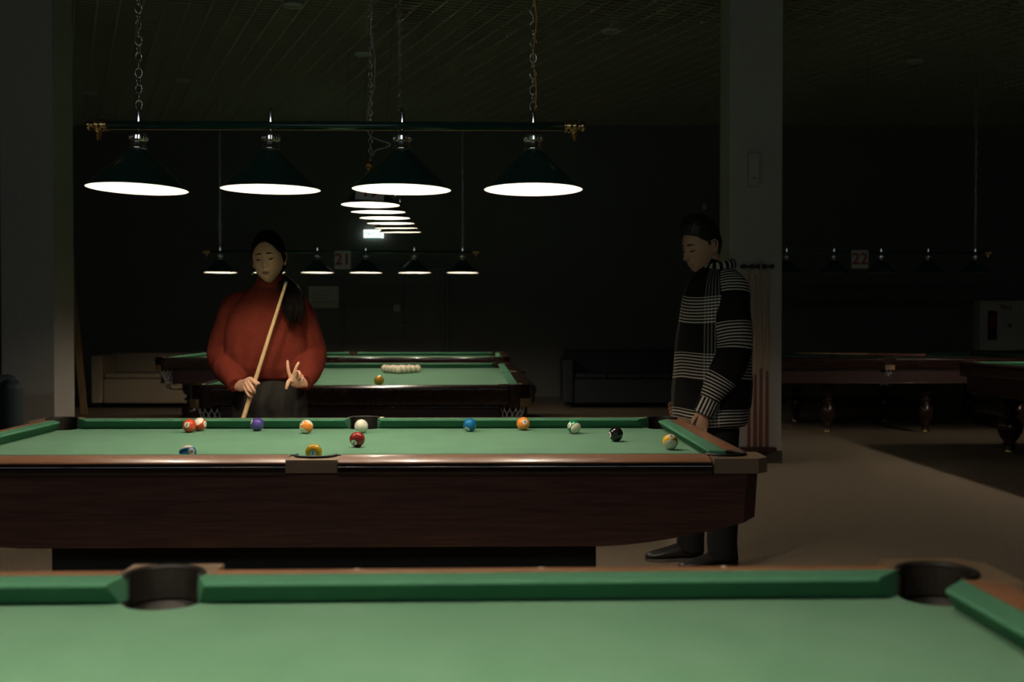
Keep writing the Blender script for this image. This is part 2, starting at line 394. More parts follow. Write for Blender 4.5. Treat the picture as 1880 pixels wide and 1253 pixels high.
# ------------------------------------------------------------------ pool table (9 ft)
CZ = .782
def arc(cx, cy, r, a0, a1, n=14):
    return [(cx + r * math.cos(R(a0 + (a1 - a0) * i / n)), cy + r * math.sin(R(a0 + (a1 - a0) * i / n))) for i in range(n + 1)]
def pool_table(label, group):
    T = empty('pool_table'); tag(T, label, 'pool table', group)
    A, B = 1.27, .635
    cc = (1.302, .667); mc = (0, .688); rr = .063
    # bed with pocket cut-outs
    def bed(b):
        ax, ay = A + .04, B + .04
        pts = []
        # go counter-clockwise from mid right side
        def corner(sx, sy):
            c = (sx * cc[0], sy * cc[1]); base = math.degrees(math.atan2(-sy, -sx))
            seg = arc(c[0], c[1], rr, base - 68, base + 68)
            return seg
        # order: right edge up to (+,+) corner
        c1 = corner(1, 1); c2 = corner(-1, 1); c3 = corner(-1, -1); c4 = corner(1, -1)
        m1 = arc(0, mc[1], rr + .004, -14, -166); m2 = arc(0, -mc[1], rr + .004, 166, 14)
        pts = list(reversed(c1)) + m1 + list(reversed(c2)) + list(reversed(c3)) + m2 + list(reversed(c4))
        b.prism(pts, -.03, 0)
    o = quick('playing_cloth', M['cloth'], T, bed); o.location.z = CZ
    prof = [(0, .0385), (.004, .0415), (.05, .0445), (.05, 0.0005), (.03, .0005), (.004, .030), (0, .034)]
    def cush(b, L0, L1, e0, e1, mtx):
        # runs along x from L0..L1 at nose; e0,e1 extra length at the back; y outwards
        n = len(prof); vs = []
        for L, e in ((L0, -e0), (L1, e1)):
            for u, z in prof: vs.append((L + e * u / .05, u, z))
        fs = [tuple(range(n)), tuple(reversed(range(n, 2 * n)))] + [(i, (i + 1) % n, n + (i + 1) % n, n + i) for i in range(n)]
        b.add(vs, fs, False, mtx)
    def place(sy, sx=1): return Matrix.Translation((0, 0, CZ)) @ Matrix.Diagonal((sx, sy, 1, 1)) @ Matrix.Translation((0, B, 0))
    for sy in (1, -1):
        for sx in (1, -1):
            quick('cushion', M['cushion'], T, lambda b: cush(b, .078, 1.192, .022, .051, place(sy, sx)), .0025)
    for sx in (1, -1):
        mt = Matrix.Translation((0, 0, CZ)) @ Matrix.Diagonal((sx, 1, 1, 1)) @ Matrix.Translation((A, 0, 0)) @ Matrix.Rotation(R(-90), 4, 'Z')
        quick('cushion', M['cushion'], T, lambda b: cush(b, -.557, .557, .051, .051, mt), .0025)
    rp = [(.05, -.012), (.05, .0445), (.075, .0432), (.1, .0402), (.12, .036), (.134, .0305), (.140, .026), (.140, -.006), (.134, -.012)]
    ep = [(.136, -.014), (.1365, .0275), (.1425, .0255), (.1460, .0205), (.1470, .014), (.1470, .003), (.1440, -.007), (.1400, -.012)]
    def rail(b, L0, L1, mtx, rp=rp):
        n = len(rp); vs = [(L, u, z) for L in (L0, L1) for u, z in rp]
        b.add(vs, [tuple(range(n)), tuple(reversed(range(n, 2 * n)))], False, mtx)
        b.add(vs, [(i, (i + 1) % n, n + (i + 1) % n, n + i) for i in range(1, n - 1)], True, mtx)
        b.add(vs, [(0, 1, n + 1, n), (n - 1, 0, n, 2 * n - 1)], False, mtx)
    for sy in (1, -1):
        for sx in (1, -1):
            ro = quick('rail', M['rail'], T, lambda b: rail(b, .08, 1.238, place(sy, sx)))
            quick('rail_edge', M['lacquer'], ro, lambda b: rail(b, .08, 1.238, place(sy, sx), ep))
            for k in (1, 2, 3):
                s_ = quick('sight', M['pearl'], ro, lambda b: b.lathe([(0, 0), (.0055, 0), (.0055, .0008), (0, .0012)], 12, place(sy, sx) @ Matrix.Translation((k * .3175, .092, .0410)), cap=False))
    for sx in (1, -1):
        mt = Matrix.Translation((0, 0, CZ)) @ Matrix.Diagonal((sx, 1, 1, 1)) @ Matrix.Translation((A, 0, 0)) @ Matrix.Rotation(R(-90), 4, 'Z')
        ro = quick('rail', M['rail'], T, lambda b: rail(b, -.60, .60, mt))
        quick('rail_edge', M['lacquer'], ro, lambda b: rail(b, -.60, .60, mt, ep))
        for k in (-1, 0, 1):
            quick('sight', M['pearl'], ro, lambda b: b.lathe([(0, 0), (.0055, 0), (.0055, .0008), (0, .0012)], 12, mt @ Matrix.Translation((k * .3175, .092, .0410)), cap=False))
    # castings and pocket liners
    for sy in (1, -1):
        def side(b):
            pts = [(-.08, .688)] + list(reversed(arc(0, mc[1], .0665, 0, 180))) + [(.08, .688), (.08, .786), (-.08, .786)]
            b.prism(pts, -.002, .0408, Matrix.Translation((0, 0, CZ)) @ Matrix.Diagonal((1, sy, 1, 1)))
        quick('side_casting', M['casting'], T, side, .0025)
        for sx in (1, -1):
            def corner(b):
                pts = [(1.345, .600), (1.4195, .600), (1.4195, .745), (1.383, .786), (1.245, .786), (1.245, .700)] + list(reversed(arc(cc[0], cc[1], .0665, -60, 150)))
                b.prism(pts, -.006, .0408, Matrix.Translation((0, 0, CZ)) @ Matrix.Diagonal((sx, sy, 1, 1)))
            quick('corner_casting', M['casting'], T, corner, .0025)
    def liner(cx, cy, a0, a1, lip):
        def f(b):
            # cup below the bed
            b.lathe([(.0, -.16), (.058, -.15), (.0655, -.1), (.0655, -.004), (.062, -.004), (.060, -.1), (.05, -.145), (0, -.15)], 28, Matrix.Translation((cx, cy, CZ)), cap=False)
            outer = arc(cx, cy, .0662, a0, a1, 20); inner = list(reversed(arc(cx, cy, .058, a0, a1, 20)))
            b.prism(outer + inner, -.01, .0430, Matrix.Translation((0, 0, CZ)))
            b.tube([(x, y, CZ + .0425) for x, y in arc(cx, cy, .063, a0, a1, 24)], .0062, 8, round_ends=True)
        lo = quick('pocket_liner', M['liner'], T, f)
    for sy in (1, -1):
        liner(0, sy * mc[1], *((-8, 188) if sy > 0 else (172, 368)), 0)
        for sx in (1, -1):
            mid = math.degrees(math.atan2(sy, sx)); liner(sx * cc[0], sy * cc[1], mid - 118, mid + 118, 0)
    # apron: ring of panels with swept-up ends
    def zb(x):
        x = abs(x); t = max(0, (x - .9) / .5); return -.235 + .085 * min(1, t) ** 1.6
    ring = []
    xs = [-1.35 + 2.7 * i / 36 for i in range(37)]
    ring += [(x, -.765) for x in xs] + [(1.395, -.72)] + [(1.395, .72)] + [(x, .765) for x in reversed(xs)] + [(-1.395, .72), (-1.395, -.72)]
    def apron(b):
        n = len(ring); vs = []
        for (x, y) in ring:
            zl = zb(x); k = 1 - .012
            vs += [(x, y, CZ - .008), (x * .994, y * .997, CZ + zl), (x * .985, y * .985, CZ + zl), (x * .985, y * .988, CZ - .008)]
        fs = []
        for i in range(n):
            j = (i + 1) % n
            for q in range(4): fs.append((i * 4 + q, i * 4 + (q + 1) % 4, j * 4 + (q + 1) % 4, j * 4 + q))
        b.add(vs, fs, False)
    quick('apron', M['apron'], T, apron)
    quick('underframe', M['base'], T, lambda b: b.box(-1.2, 1.2, -.6, .6, CZ - .2, CZ - .162))
    quick('pedestal', M['base'], T, lambda b: b.box(-.905, .905, -.50, .50, 0.0, CZ - .2), .004)
    return T
main_t = pool_table('brown pool table in mid frame with coloured balls spread over its cloth', 'brown nine-foot pool tables')
main_t.location = (-.633, 4.286, 0); main_t.rotation_euler.z = .0196
front_t = copy_tree(main_t)
front_t['label'] = 'out of focus brown pool table filling the bottom foreground, cloth empty'
front_t.location = (-.560, 1.212, 0); front_t.rotation_euler.z = R(1.9)

# ------------------------------------------------------------------ pyramid tables (12 ft, heavy dark)
PZ = .81
def turned_leg(b, mtx, k=1.0, top=.66):
    b.box(-.075 * k, .075 * k, -.075 * k, .075 * k, .47, top, mtx)
    b.lathe([(.035 * k, 0), (.05 * k, .01), (.052 * k, .035), (.035 * k, .055), (.04 * k, .075), (.06 * k, .09), (.045 * k, .105), (.075 * k, .15), (.098 * k, .21), (.102 * k, .26), (.085 * k, .31), (.05 * k, .345), (.048 * k, .36), (.075 * k, .372), (.075 * k, .39), (.05 * k, .405), (.052 * k, .425), (.08 * k, .445), (.085 * k, .47)], 24, mtx, cap=True)
def pyramid_table(label, group, k=1.0, legs=(-1.6, -.55, .55, 1.6)):
    T = empty('billiard_table'); tag(T, label, 'billiard table', group)
    A, B = 1.775, .91
    cc = (A + .02, B + .02); mc = B + .06; rr = .055
    def bed(b):
        def corner(sx, sy):
            base = math.degrees(math.atan2(-sy, -sx)); return list(reversed(arc(sx * cc[0], sy * cc[1], rr, base - 68, base + 68)))
        pts = corner(1, 1) + arc(0, mc, rr, -14, -166) + corner(-1, 1) + corner(-1, -1) + arc(0, -mc, rr, 166, 14) + corner(1, -1)
        b.prism(pts, -.03, 0)
    o = quick('playing_cloth', M['cloth'], T, bed); o.location.z = PZ
    prof = [(0, .037), (.004, .041), (.055, .046), (.055, .0005), (.035, .0005), (.004, .030)]
    def run(b, L0, L1, e0, e1, mtx, pr):
        n = len(pr); vs = []
        for L, e in ((L0, -e0), (L1, e1)):
            for u, z in pr: vs.append((L + e * min(u / .055, 1), u, z))
        b.add(vs, [tuple(range(n)), tuple(reversed(range(n, 2 * n)))] + [(i, (i + 1) % n, n + (i + 1) % n, n + i) for i in range(n)], False, mtx)
    rp = [(.055, -.075), (.055, .047), (.13, .047), (.155, .042), (.168, .030), (.170, .0), (.160, -.02), (.163, -.045), (.150, -.075)]
    for sx in (1, -1):
        for sy in (1, -1):
            mt = Matrix.Translation((0, 0, PZ)) @ Matrix.Diagonal((sx, sy, 1, 1)) @ Matrix.Translation((0, B, 0))
            quick('cushion', M['cushion'], T, lambda b: run(b, .06, A - .055, .01, .03, mt, prof), .002)
            quick('rail', M['mahogany'], T, lambda b: run(b, .055, A - .01, 0, 0, mt, rp), .003)
        mt = Matrix.Translation((0, 0, PZ)) @ Matrix.Diagonal((sx, 1, 1, 1)) @ Matrix.Translation((A, 0, 0)) @ Matrix.Rotation(R(-90), 4, 'Z')
        quick('cushion', M['cushion'], T, lambda b: run(b, -B + .055, B - .055, .03, .03, mt, prof), .002)
        quick('rail', M['mahogany'], T, lambda b: run(b, -B + .01, B - .01, 0, 0, mt, rp), .003)
    def net(cx, cy, ux, uy):
        P0 = empty('pocket', (cx, cy, PZ)); P0.parent = T
        ang = math.degrees(math.atan2(uy, ux))
        def casting(b):
            outer = arc(0, 0, .118, ang - 95, ang + 95, 18); inner = list(reversed(arc(0, 0, .056, ang - 95, ang + 95, 18)))
            b.prism(outer + inner, -.09, .05)
        quick('pocket_casting', M['mahogany'], P0, casting, .004)
        def patch(b):
            outer = arc(0, 0, .125, ang - 24, ang + 24, 8); inner = list(reversed(arc(0, 0, .117, ang - 24, ang + 24, 8)))
            b.prism(outer + inner, -.088, -.035)
        quick('leather_patch', M['tan'], P0, patch)
        def plate(b):
            outer = arc(0, 0, .119, ang - 95, ang - 70, 5); inner = list(reversed(arc(0, 0, .058, ang - 95, ang - 70, 5))); b.prism(outer + inner, .046, .052)
            outer = arc(0, 0, .119, ang + 70, ang + 95, 5); inner = list(reversed(arc(0, 0, .058, ang + 70, ang + 95, 5))); b.prism(outer + inner, .046, .052)
        quick('brass_plate', M['brass'], P0, plate)
        def strings(b):
            N = 12
            for dsg in (1, -1):
                for i in range(N):
                    pts = []
                    for q in range(9):
                        t = q / 8; a = 2 * PI * (i / N) + dsg * t * 1.5
                        r = .078 - .03 * t; zz = -.07 - .19 * t
                        pts.append((r * math.cos(a) - ux * .05 * t * t, r * math.sin(a) - uy * .05 * t * t, zz))
                    b.tube(pts, .0034, 5)
            b.tube([(.078 * math.cos(2 * PI * i / 24), .078 * math.sin(2 * PI * i / 24), -.07) for i in range(24)], .004, 5, closed=True)
        quick('net', M['net'], P0, strings)
        def wires(b):
            for s_ in (-1, 1):
                sdx, sdy = -uy * .028 * s_, ux * .028 * s_
                b.tube(smooth_pts([(sdx, sdy, -.24), (sdx - ux * .02, sdy - uy * .02, -.29), (sdx - ux * .12, sdy - uy * .12, -.31), (sdx - ux * .26, sdy - uy * .26, -.28), (sdx - ux * .3, sdy - uy * .3, -.16)], 4), .006, 6)
        quick('ball_return', M['base'], P0, wires)
    q = math.sqrt(.5)
    for sx in (1, -1):
        for sy in (1, -1): net(sx * cc[0], sy * cc[1], sx * q, sy * q)
    net(0, mc, 0, 1); net(0, -mc, 0, -1)
    def ap(b):
        for sy in (1, -1): b.box(-A + .06, A - .06, *sorted((sy * (B + .115), sy * (B + .085))), PZ - .23, PZ - .072)
        for sx in (1, -1): b.box(*sorted((sx * (A + .115), sx * (A + .085))), -B + .06, B - .06, PZ - .23, PZ - .072)
    quick('apron', M['mahogany2'], T, ap, .004)
    def mould(b):
        for z0_, z1_, e in ((PZ - .098, PZ - .082, .128), (PZ - .24, PZ - .226, .125)):
            for sy in (1, -1): b.box(-A + .06, A - .06, *sorted((sy * (B + e), sy * (B + .08))), z0_, z1_)
            for sx in (1, -1): b.box(*sorted((sx * (A + e), sx * (A + .08))), -B + .06, B - .06, z0_, z1_)
    quick('moulding', M['mahogany'], T, mould, .004)
    quick('slate_frame', M['base'], T, lambda b: b.box(-A - .03, A + .03, -B - .03, B + .03, PZ - .165, PZ - .031))
    for lx in legs:
        for ly in (-.66, .66):
            lg = quick('leg', M['mahogany'], T, lambda b: turned_leg(b, Matrix.Translation((lx, ly, 0)), k))
            quick('brass_foot', M['brass'], lg, lambda b: b.lathe([(.03, 0), (.0545 * k, .004), (.0545 * k, .03), (.04 * k, .038)], 20, Matrix.Translation((lx, ly, 0))))
    return T
GP = 'heavy dark billiard tables with netted pockets'
t19 = pyramid_table('dark billiard table seen end-on behind the woman, racked white balls on it', GP, 1.15)
t19.location = (-.985, 8.83, 0); t19.rotation_euler.z = R(90 + 1.9)
t21 = copy_tree(t19); t21['label'] = 'dark billiard table crosswise at the back under the small lit lamps, left'
t21.location = (-1.97, 13.35, 0); t21.rotation_euler.z = R(1.2)
t22 = pyramid_table('unlit dark billiard table at the back right under sign 22', GP, .82)
t22.location = (4.05, 13.35, 0); t22.rotation_euler.z = R(1.2)
t23 = copy_tree(t19); t23['label'] = 'dark billiard table cut by the right frame edge, only its green cloth corner lit'
t23.location = (5.42, 9.2, 0); t23.rotation_euler.z = R(90 + 1.6)

# ------------------------------------------------------------------ hanging lamp fixtures
def chain(b, p0, p1, big=.042, r=.0016):
    # alternating oval links between two points
    p0, p1 = Vector(p0), Vector(p1); L = (p1 - p0).length; n = max(2, int(L / (big * .72)))
    for i in range(n):
        c = p0.lerp(p1, (i + .5) / n); a0 = (i % 2) * PI / 2 + .35 * math.sin(i * 1.7)
        pts = []
        hh = L / n * .5 + r * 1.6
        for q in range(14):
            t = 2 * PI * q / 14; lx = .0125 * math.cos(t); lz = hh * math.sin(t)
            pts.append((c.x + lx * math.cos(a0), c.y + lx * math.sin(a0), c.z + lz))
        b.tube(pts, r, 5, closed=True)
def fixture(label, group, n, spacing, tilts, watt, chains, lit=True, link_r=.002, tube_z=.242, bulb_h=.114):
    """origin: centre of the shade rims; tube runs along x"""
    T = empty('lamp_fixture'); tag(T, label, 'billiard lamp', group)
    half = spacing * (n - 1) / 2; TL = half + .12
    bm_ = mat('glowing_bulb', (1, 1, 1), .5, emit=LAMP_COLOR, es=watt / (PI * 4 * PI * .021 ** 2)) if lit else None
    quick('crossbar', M['shade'], T, lambda b: b.tube([(-TL, 0, tube_z), (TL, 0, tube_z)], .0165, 20))
    quick('brass_strip', M['brass_dull'], T, lambda b: b.box(-TL, TL, -.003, .003, tube_z - .0180, tube_z - .0162))
    for s_ in (1, -1):
        mt = Matrix.Translation((s_ * TL, 0, tube_z)) @ Matrix.Rotation(R(90 * s_), 4, 'Y')
        f = quick('end_finial', M['brass'], T, lambda b: b.lathe([(.0, -.002), (.022, -.002), (.024, .004), (.019, .008), (.024, .014), (.024, .028), (.018, .032), (.026, .038), (.026, .044), (.012, .05), (.011, .056), (.018, .062), (.020, .07), (.015, .079), (0, .083)], 24, mt, cap=False))
        quick('finial_hook', M['brass'], f, lambda b: b.lathe([(.0, 0), (.006, .004), (.014, .03), (.016, .036), (0, .036)], 14, Matrix.Translation((s_ * (TL + .035), 0, tube_z - .058)), cap=False))
    for i in range(n):
        x = -half + i * spacing
        quick('stem_cap', M['chrome'], T, lambda b: b.lathe([(.0105, .012), (.0105, .014), (.0105, .050), (.0103, .054), (.007, .062), (.003, .068), (0, .07)], 16, Matrix.Translation((x, 0, tube_z)), cap=False))
        S_ = empty('lamp_head', (x, 0, tube_z)); S_.parent = T
        tx, ty = tilts[i % len(tilts)]; S_.rotation_euler = (R(tx), R(ty), 0)
        q = -tube_z
        quick('lamp_shade', M['shade'], S_, lambda b: b.lathe([(.032, q + .152), (.036, q + .148), (.060, q + .126), (.188, q + .004), (.190, q), (.1885, q - .001), (.1865, q + .003), (.059, q + .124), (.034, q + .146)], 56, cap=False))
        quick('shade_lining', M['liner_white'], S_, lambda b: b.lathe([(.0, q + .145), (.033, q + .144), (.0582, q + .1225), (.1857, q + .0032), (.1880, q - .0005)], 56, cap=False))
        def coll(b):
            b.lathe([(.010, -.016), (.010, -.028), (.018, -.030), (.030, -.033), (.0335, -.038), (.0335, -.041), (.0335, -.055), (.0335, -.058), (.030, -.061), (.026, -.063), (.030, -.066), (.0302, -.068), (.0302, -.076), (.031, -.078), (.034, -.082), (.036, -.09), (.033, -.095), (0, -.095)], 30, cap=False)
            for kk in range(18):
                a = 2 * PI * kk / 18; b.tube([(.0335 * math.cos(a), .0335 * math.sin(a), -.039), (.0335 * math.cos(a), .0335 * math.sin(a), -.057)], .0028, 5)
        quick('lamp_collar', M['chrome'], S_, coll)
        quick('bulb', bm_ if lit else M['liner_white'], S_, lambda b: b.lathe([(.021 * math.sin(PI * j / 8), q + bulb_h - .021 * math.cos(PI * j / 8)) for j in range(9)], 14, cap=False))
        quick('lamp_socket', M['liner_white'], S_, lambda b: b.lathe([(.011, q + bulb_h + .0205), (.011, q + .1445)], 14))
    for (x, zt) in chains:
        quick('chain', M['chrome'], T, lambda b: chain(b, (x, 0, tube_z + .062), (x, 0, zt), .042, link_r))
    return T
TOPZ = CEIL + .04
# main fixture: shade centres 261..980 px
RZ = 1.752
G4 = 'green four-shade billiard lamps on a bar'
f_main = fixture('green four-shade lamp bar hanging over the table with the coloured balls', G4, 4, .4995, [(-1.0, 1.6), (.4, .5), (-.2, .7), (-1.2, 0.0)], MAIN_W, [(-.749, TOPZ - RZ), (.749, TOPZ - RZ)])
f_main.location = (-.668, 4.355, RZ); f_main.rotation_euler.z = R(.9)
# orange flex twisting up the right chain
def flex(b):
    pts = []
    for i in range(90):
        z = .30 + i * .024; a = i * .55
        pts.append((.749 + .006 + .006 * math.sin(a), -.007 + .003 * math.cos(a * .9), z))
    b.tube(pts, .0028, 6)
quick('power_flex', M['orange_cord'], f_main, flex)
f_front = fixture('green four-shade lamp bar over the foreground table, out of the frame above', G4, 4, .4995, [(0, .5), (0, -.5)], FRONT_W, [(-.749, TOPZ - RZ), (.749, TOPZ - RZ)])
f_front.location = (-.56, 1.20, RZ); f_front.rotation_euler.z = R(1.9)
G6 = 'dark six-shade billiard lamps on a bar'
f19 = fixture('row of six lit shades receding from the camera over the racked white balls', G6, 6, .566, [(.5, 1.9), (.3, 2.2), (.2, 1.0), (0, .3), (0, .6), (-.4, -1.2)], BACK_W, [(-1.415, 2.3), (1.415, 2.3)], bulb_h=.062)
# rotate so that its x axis runs towards the camera -> use rz=-90
f19.location = (-.957, 8.79, 2.022); f19.rotation_euler = (0, R(.9), R(-90 + 1.8))
def cord19(b):
    pts = [(683, 0), (682, 50), (686, 85), (689.5, 110), (688, 160), (682, 180), (676, 205), (674.5, 232), (680, 250), (698, 259), (714, 264), (716.5, 268), (706, 273), (691, 277), (684.5, 288)]
    inv = f19.matrix_world.inverted()
    P = [at(x, y, 7.36) for x, y in pts]; P = [P[0] + Vector((0, 0, .9))] + P
    b.tube([inv @ p for p in smooth_pts(P, 5)], .0035, 6)
bpy.context.view_layer.update()
quick('power_flex', M['grey_cord'], f19, cord19)
f21 = fixture('row of six small lit shades on a bar at the back beside sign 21', G6, 6, .566, [(0, .3), (0, -.4), (0, .2)], BACK_W, [(-1.415, 2.6), (1.415, 2.6)], bulb_h=.062)
f21.location = (-1.995, 13.36, 1.817); f21.rotation_euler.z = R(1.2)
f22 = fixture('row of unlit shades on a bar at the back right beside sign 22', G6, 6, .566, [(0, .3), (0, -.4), (0, .2)], 0, [(-1.415, 2.6), (1.415, 2.6)], lit=False)
f22.location = (4.12, 13.6, 1.822); f22.rotation_euler.z = R(1.2)
f23 = fixture('row of six lit shades beyond the right frame edge, outside the picture', G6, 6, .566, [(0, .3), (0, -.4), (0, .2)], BACK_W, [(-1.415, 2.3), (1.415, 2.3)], bulb_h=.062)
f23.location = (5.42, 9.1, 1.95); f23.rotation_euler.z = R(90)

# number signs
for px, py, Y, wd, txt, lab in ((629.5, 477.5, 12.6, .178, '21', 'white plate with red number 21 hanging over the back left table'),
                                (1578, 476.5, 12.6, .185, '22', 'white plate with red number 22 hanging over the unlit back right table'),
                                (680, 352, 7.15, .18, '19', 'white plate with a red number half hidden behind the third large shade')):
    p = at(px, py, Y); o = empty('number_sign', p); tag(o, lab, 'number sign', 'hanging table number plates')
    ph = .055 if txt == '19' else .1
    if txt == '19': o.rotation_euler.y = R(4)
    quick('plate', M['sign'], o, lambda b: b.box(-wd / 2, wd / 2, -.003, .003, -ph, ph), .001)
    text_obj('numeral', txt, .105 if txt == '19' else .175, M['sign_red'], o, Matrix.Translation((0, -.0035, 0)) @ FACE_CAM, .0008, .004)
    quick('suspension_wire', M['base'], o, lambda b: [b.tube([(s_ * wd * .4, 0, ph), (s_ * wd * .4, 0, CEIL - p.z)], .0012, 4) for s_ in (-1, 1)])

# ------------------------------------------------------------------ balls
BR = .028575
COLS = {1: (.80, .46, .03), 2: (.008, .13, .33), 3: (.55, .06, .018), 4: (.075, .045, .24), 5: (.85, .26, .04), 6: (.01, .18, .07), 7: (.28, .022, .018), 8: (.012, .011, .011)}
def ball_mat(num):
    base = COLS[(num - 1) % 8 + 1]; ivory = (.80, .72, .58)
    if num <= 8: return mat('ball_%d' % num, base, .08, coat=.5)
    m = mat('ball_%d' % num, base, .08, coat=.5); nt = m.node_tree
    tc = nt.nodes.new('ShaderNodeTexCoord'); sp = nt.nodes.new('ShaderNodeSeparateXYZ'); nt.links.new(tc.outputs['Object'], sp.inputs[0])
    ab = nt.nodes.new('ShaderNodeMath'); ab.operation = 'ABSOLUTE'; nt.links.new(sp.outputs[2], ab.inputs[0])
    gt = nt.nodes.new('ShaderNodeMath'); gt.operation = 'GREATER_THAN'; gt.inputs[1].default_value = BR * .54; nt.links.new(ab.outputs[0], gt.inputs[0])
    mx = nt.nodes.new('ShaderNodeMix'); mx.data_type = 'RGBA'; mx.inputs[6].default_value = (*base, 1); mx.inputs[7].default_value = (*ivory, 1)
    nt.links.new(gt.outputs[0], mx.inputs[0]); nt.links.new(mx.outputs[2], nt.nodes['Principled BSDF'].inputs['Base Color'])
    return m
M['ivory'] = mat('ivory_ball', (.80, .74, .60), .1, coat=.4)
M['pyr_white'] = mat('pyramid_white', (.78, .68, .50), .15, coat=.3)
M['pyr_yellow'] = mat('pyramid_yellow', (.62, .34, .04), .15, coat=.3)
def sphere_me(r, seg=40, name='ball'):
    bm = bmesh.new(); bmesh.ops.create_uvsphere(bm, u_segments=seg, v_segments=seg // 2, radius=r)
    me = bpy.data.meshes.new(name); bm.to_mesh(me); bm.free(); me.polygons.foreach_set('use_smooth', [True] * len(me.polygons)); return me
def pool_ball(num, pos, disc, axis=None, roll=0, label=''):
    me = sphere_me(BR, name='pool_ball'); me.materials.append(ball_mat(num) if num else M['ivory'])
    o = bpy.data.objects.new('pool_ball', me); COL.objects.link(o); o.location = pos
    tag(o, label, 'pool ball', 'pool balls on the brown table')
    if not num: return o
    # disc: (dx, dz) offset on the visible face; x towards viewer's right
    dx, dz = disc; dy = -math.sqrt(max(.02, 1 - dx * dx - dz * dz))
    D = Vector((dx, dy, dz)).normalized()
    if axis is None: Zv = Vector((0, 0, 1))
    else:
        ax, az = axis[:2]; ay = -math.sqrt(max(0.0, 1 - ax * ax - az * az)) * (axis[2] if len(axis) > 2 else 1); Zv = Vector((ax, ay, az))
    Zv = (Zv - D * Zv.dot(D)).normalized(); Xv = -D; Yv = Zv.cross(Xv)
    # local: disc at -X ... local axes X=-D
    rot = Matrix((Xv, Yv, Zv)).transposed().to_3x3()
    o.rotation_euler = rot.to_euler()
    def cap(b):
        vs = [(-BR * 1.003, 0, 0)]; fs = []
        N = 28; rings = 5
        for j in range(1, rings + 1):
            t = j / rings * R(24)
            for i in range(N):
                a = 2 * PI * i / N; vs.append((-BR * 1.003 * math.cos(t), BR * 1.003 * math.sin(t) * math.cos(a), BR * 1.003 * math.sin(t) * math.sin(a)))
        for i in range(N): fs.append((0, 1 + i, 1 + (i + 1) % N))
        for j in range(rings - 1):
            for i in range(N): fs.append((1 + j * N + i, 1 + (j + 1) * N + i, 1 + (j + 1) * N + (i + 1) % N, 1 + j * N + (i + 1) % N))
        b.add(vs, fs, True)
    dsk = quick('number_disc', M['ivory'], o, cap)
    tm = text_mesh(str(num), .018 if num < 10 else .014, 0, .0006)
    tb_ = bmesh.new(); tb_.from_mesh(tm); bmesh.ops.triangulate(tb_, faces=tb_.faces); bmesh.ops.subdivide_edges(tb_, edges=tb_.edges, cuts=5, use_grid_fill=True); tb_.to_mesh(tm); tb_.free()
    c, s_ = math.cos(R(roll)), math.sin(R(roll))
    for v in tm.vertices:
        x, y = v.co.x * c - v.co.y * s_, v.co.x * s_ + v.co.y * c
        # text x -> local -Y (viewer right when looking along +X), text y -> Z
        p = Vector((-BR, -x, y)).normalized() * BR * 1.006; v.co = p
    tm.materials.clear(); tm.materials.append(M['lash']); t = bpy.data.objects.new('numeral', tm); COL.objects.link(t); t.parent = dsk
    return o
TM = Matrix.Translation(main_t.location) @ Matrix.Rotation(.0196, 4, 'Z')
def onmain(x, y): return TM @ Vector((x, y, CZ + BR + .0003))
BALLS = [
 (3, -.709, .496, (-.15, .23), None, -25, 'red-orange solid ball, in front of the red striped ball at left'),
 (11, -.683, .565, (.93, .1), (-.75, .6), 0, 'red and white striped ball half hidden behind the red-orange ball'),
 (4, -.439, .559, (-.84, .40), None, 0, 'purple solid ball close to the far cushion below the cue'),
 (13, -.213, .445, (-.62, .58), (.50, .82, -1), 35, 'orange and white striped ball between the purple and the white ball'),
 (10, -.451, -.51, (.66, .33), (-.25, .95, -1), 20, 'blue and white striped ball half hidden behind the near rail'),
 (1, -.038, -.49, (.05, .02), None, -8, 'yellow solid ball numbered 1 before the near side pocket'),
 (0, .013, .462, None, None, 0, 'plain white cue ball in front of the far side pocket'),
 (7, .058, -.071, (-.33, -.37), None, 170, 'dark red solid ball in the middle of the cloth below the white ball'),
 (2, .465, .511, (-.40, -.63), None, -150, 'blue solid ball near the far cushion, right of the white ball'),
 (5, .692, .566, (.27, .37), None, 20, 'plain orange solid ball touching the far cushion'),
 (14, .899, .417, (-.80, .28), (.22, -.25), 0, 'green and white striped ball left of the black ball'),
 (8, 1.038, .106, (-.93, -.05), None, 0, 'black ball on the right half of the cloth'),
 (9, 1.205, -.176, (.07, .82), (0, -.3), 0, 'yellow and white striped ball by the right end cushion')]
for num, x, y, disc, ax, roll, lab in BALLS: pool_ball(num, onmain(x, y), disc, ax, roll, lab)

# pyramid balls
PR = .034
me_w = sphere_me(PR, 28, 'billiard_ball'); me_w.materials.append(M['pyr_white'])
c0 = at(735.5, 0, 9.65).x
idx = 0
rows = ['apex ball nearest the camera', 'second row', 'third row', 'fourth row', 'last row']
ords = {1: [''], 2: ['left', 'right'], 3: ['left', 'middle', 'right'], 4: ['far left', 'inner left', 'inner right', 'far right'], 5: ['far left', 'inner left', 'middle', 'inner right', 'far right']}
for r_ in range(5):
    for k in range(r_ + 1):
        o = bpy.data.objects.new('billiard_ball', me_w); COL.objects.link(o)
        o.location = (c0 + (k - r_ / 2) * PR * 2.02 , 9.45 + r_ * PR * 1.75, PZ + PR + .0003)
        lab = ('white billiard ball at the apex of the rack, nearest the camera' if r_ == 0 else 'white billiard ball in the racked triangle, %s, %s ball' % (rows[r_], ords[r_ + 1][k]))
        tag(o, lab, 'billiard ball', 'white balls racked in a triangle')
me_y = sphere_me(PR, 28, 'billiard_ball'); me_y.materials.append(M['pyr_yellow'])
o = bpy.data.objects.new('billiard_ball', me_y); COL.objects.link(o); p = at(695.5, 0, 7.75); o.location = (p.x, 7.75, PZ + PR + .0003)
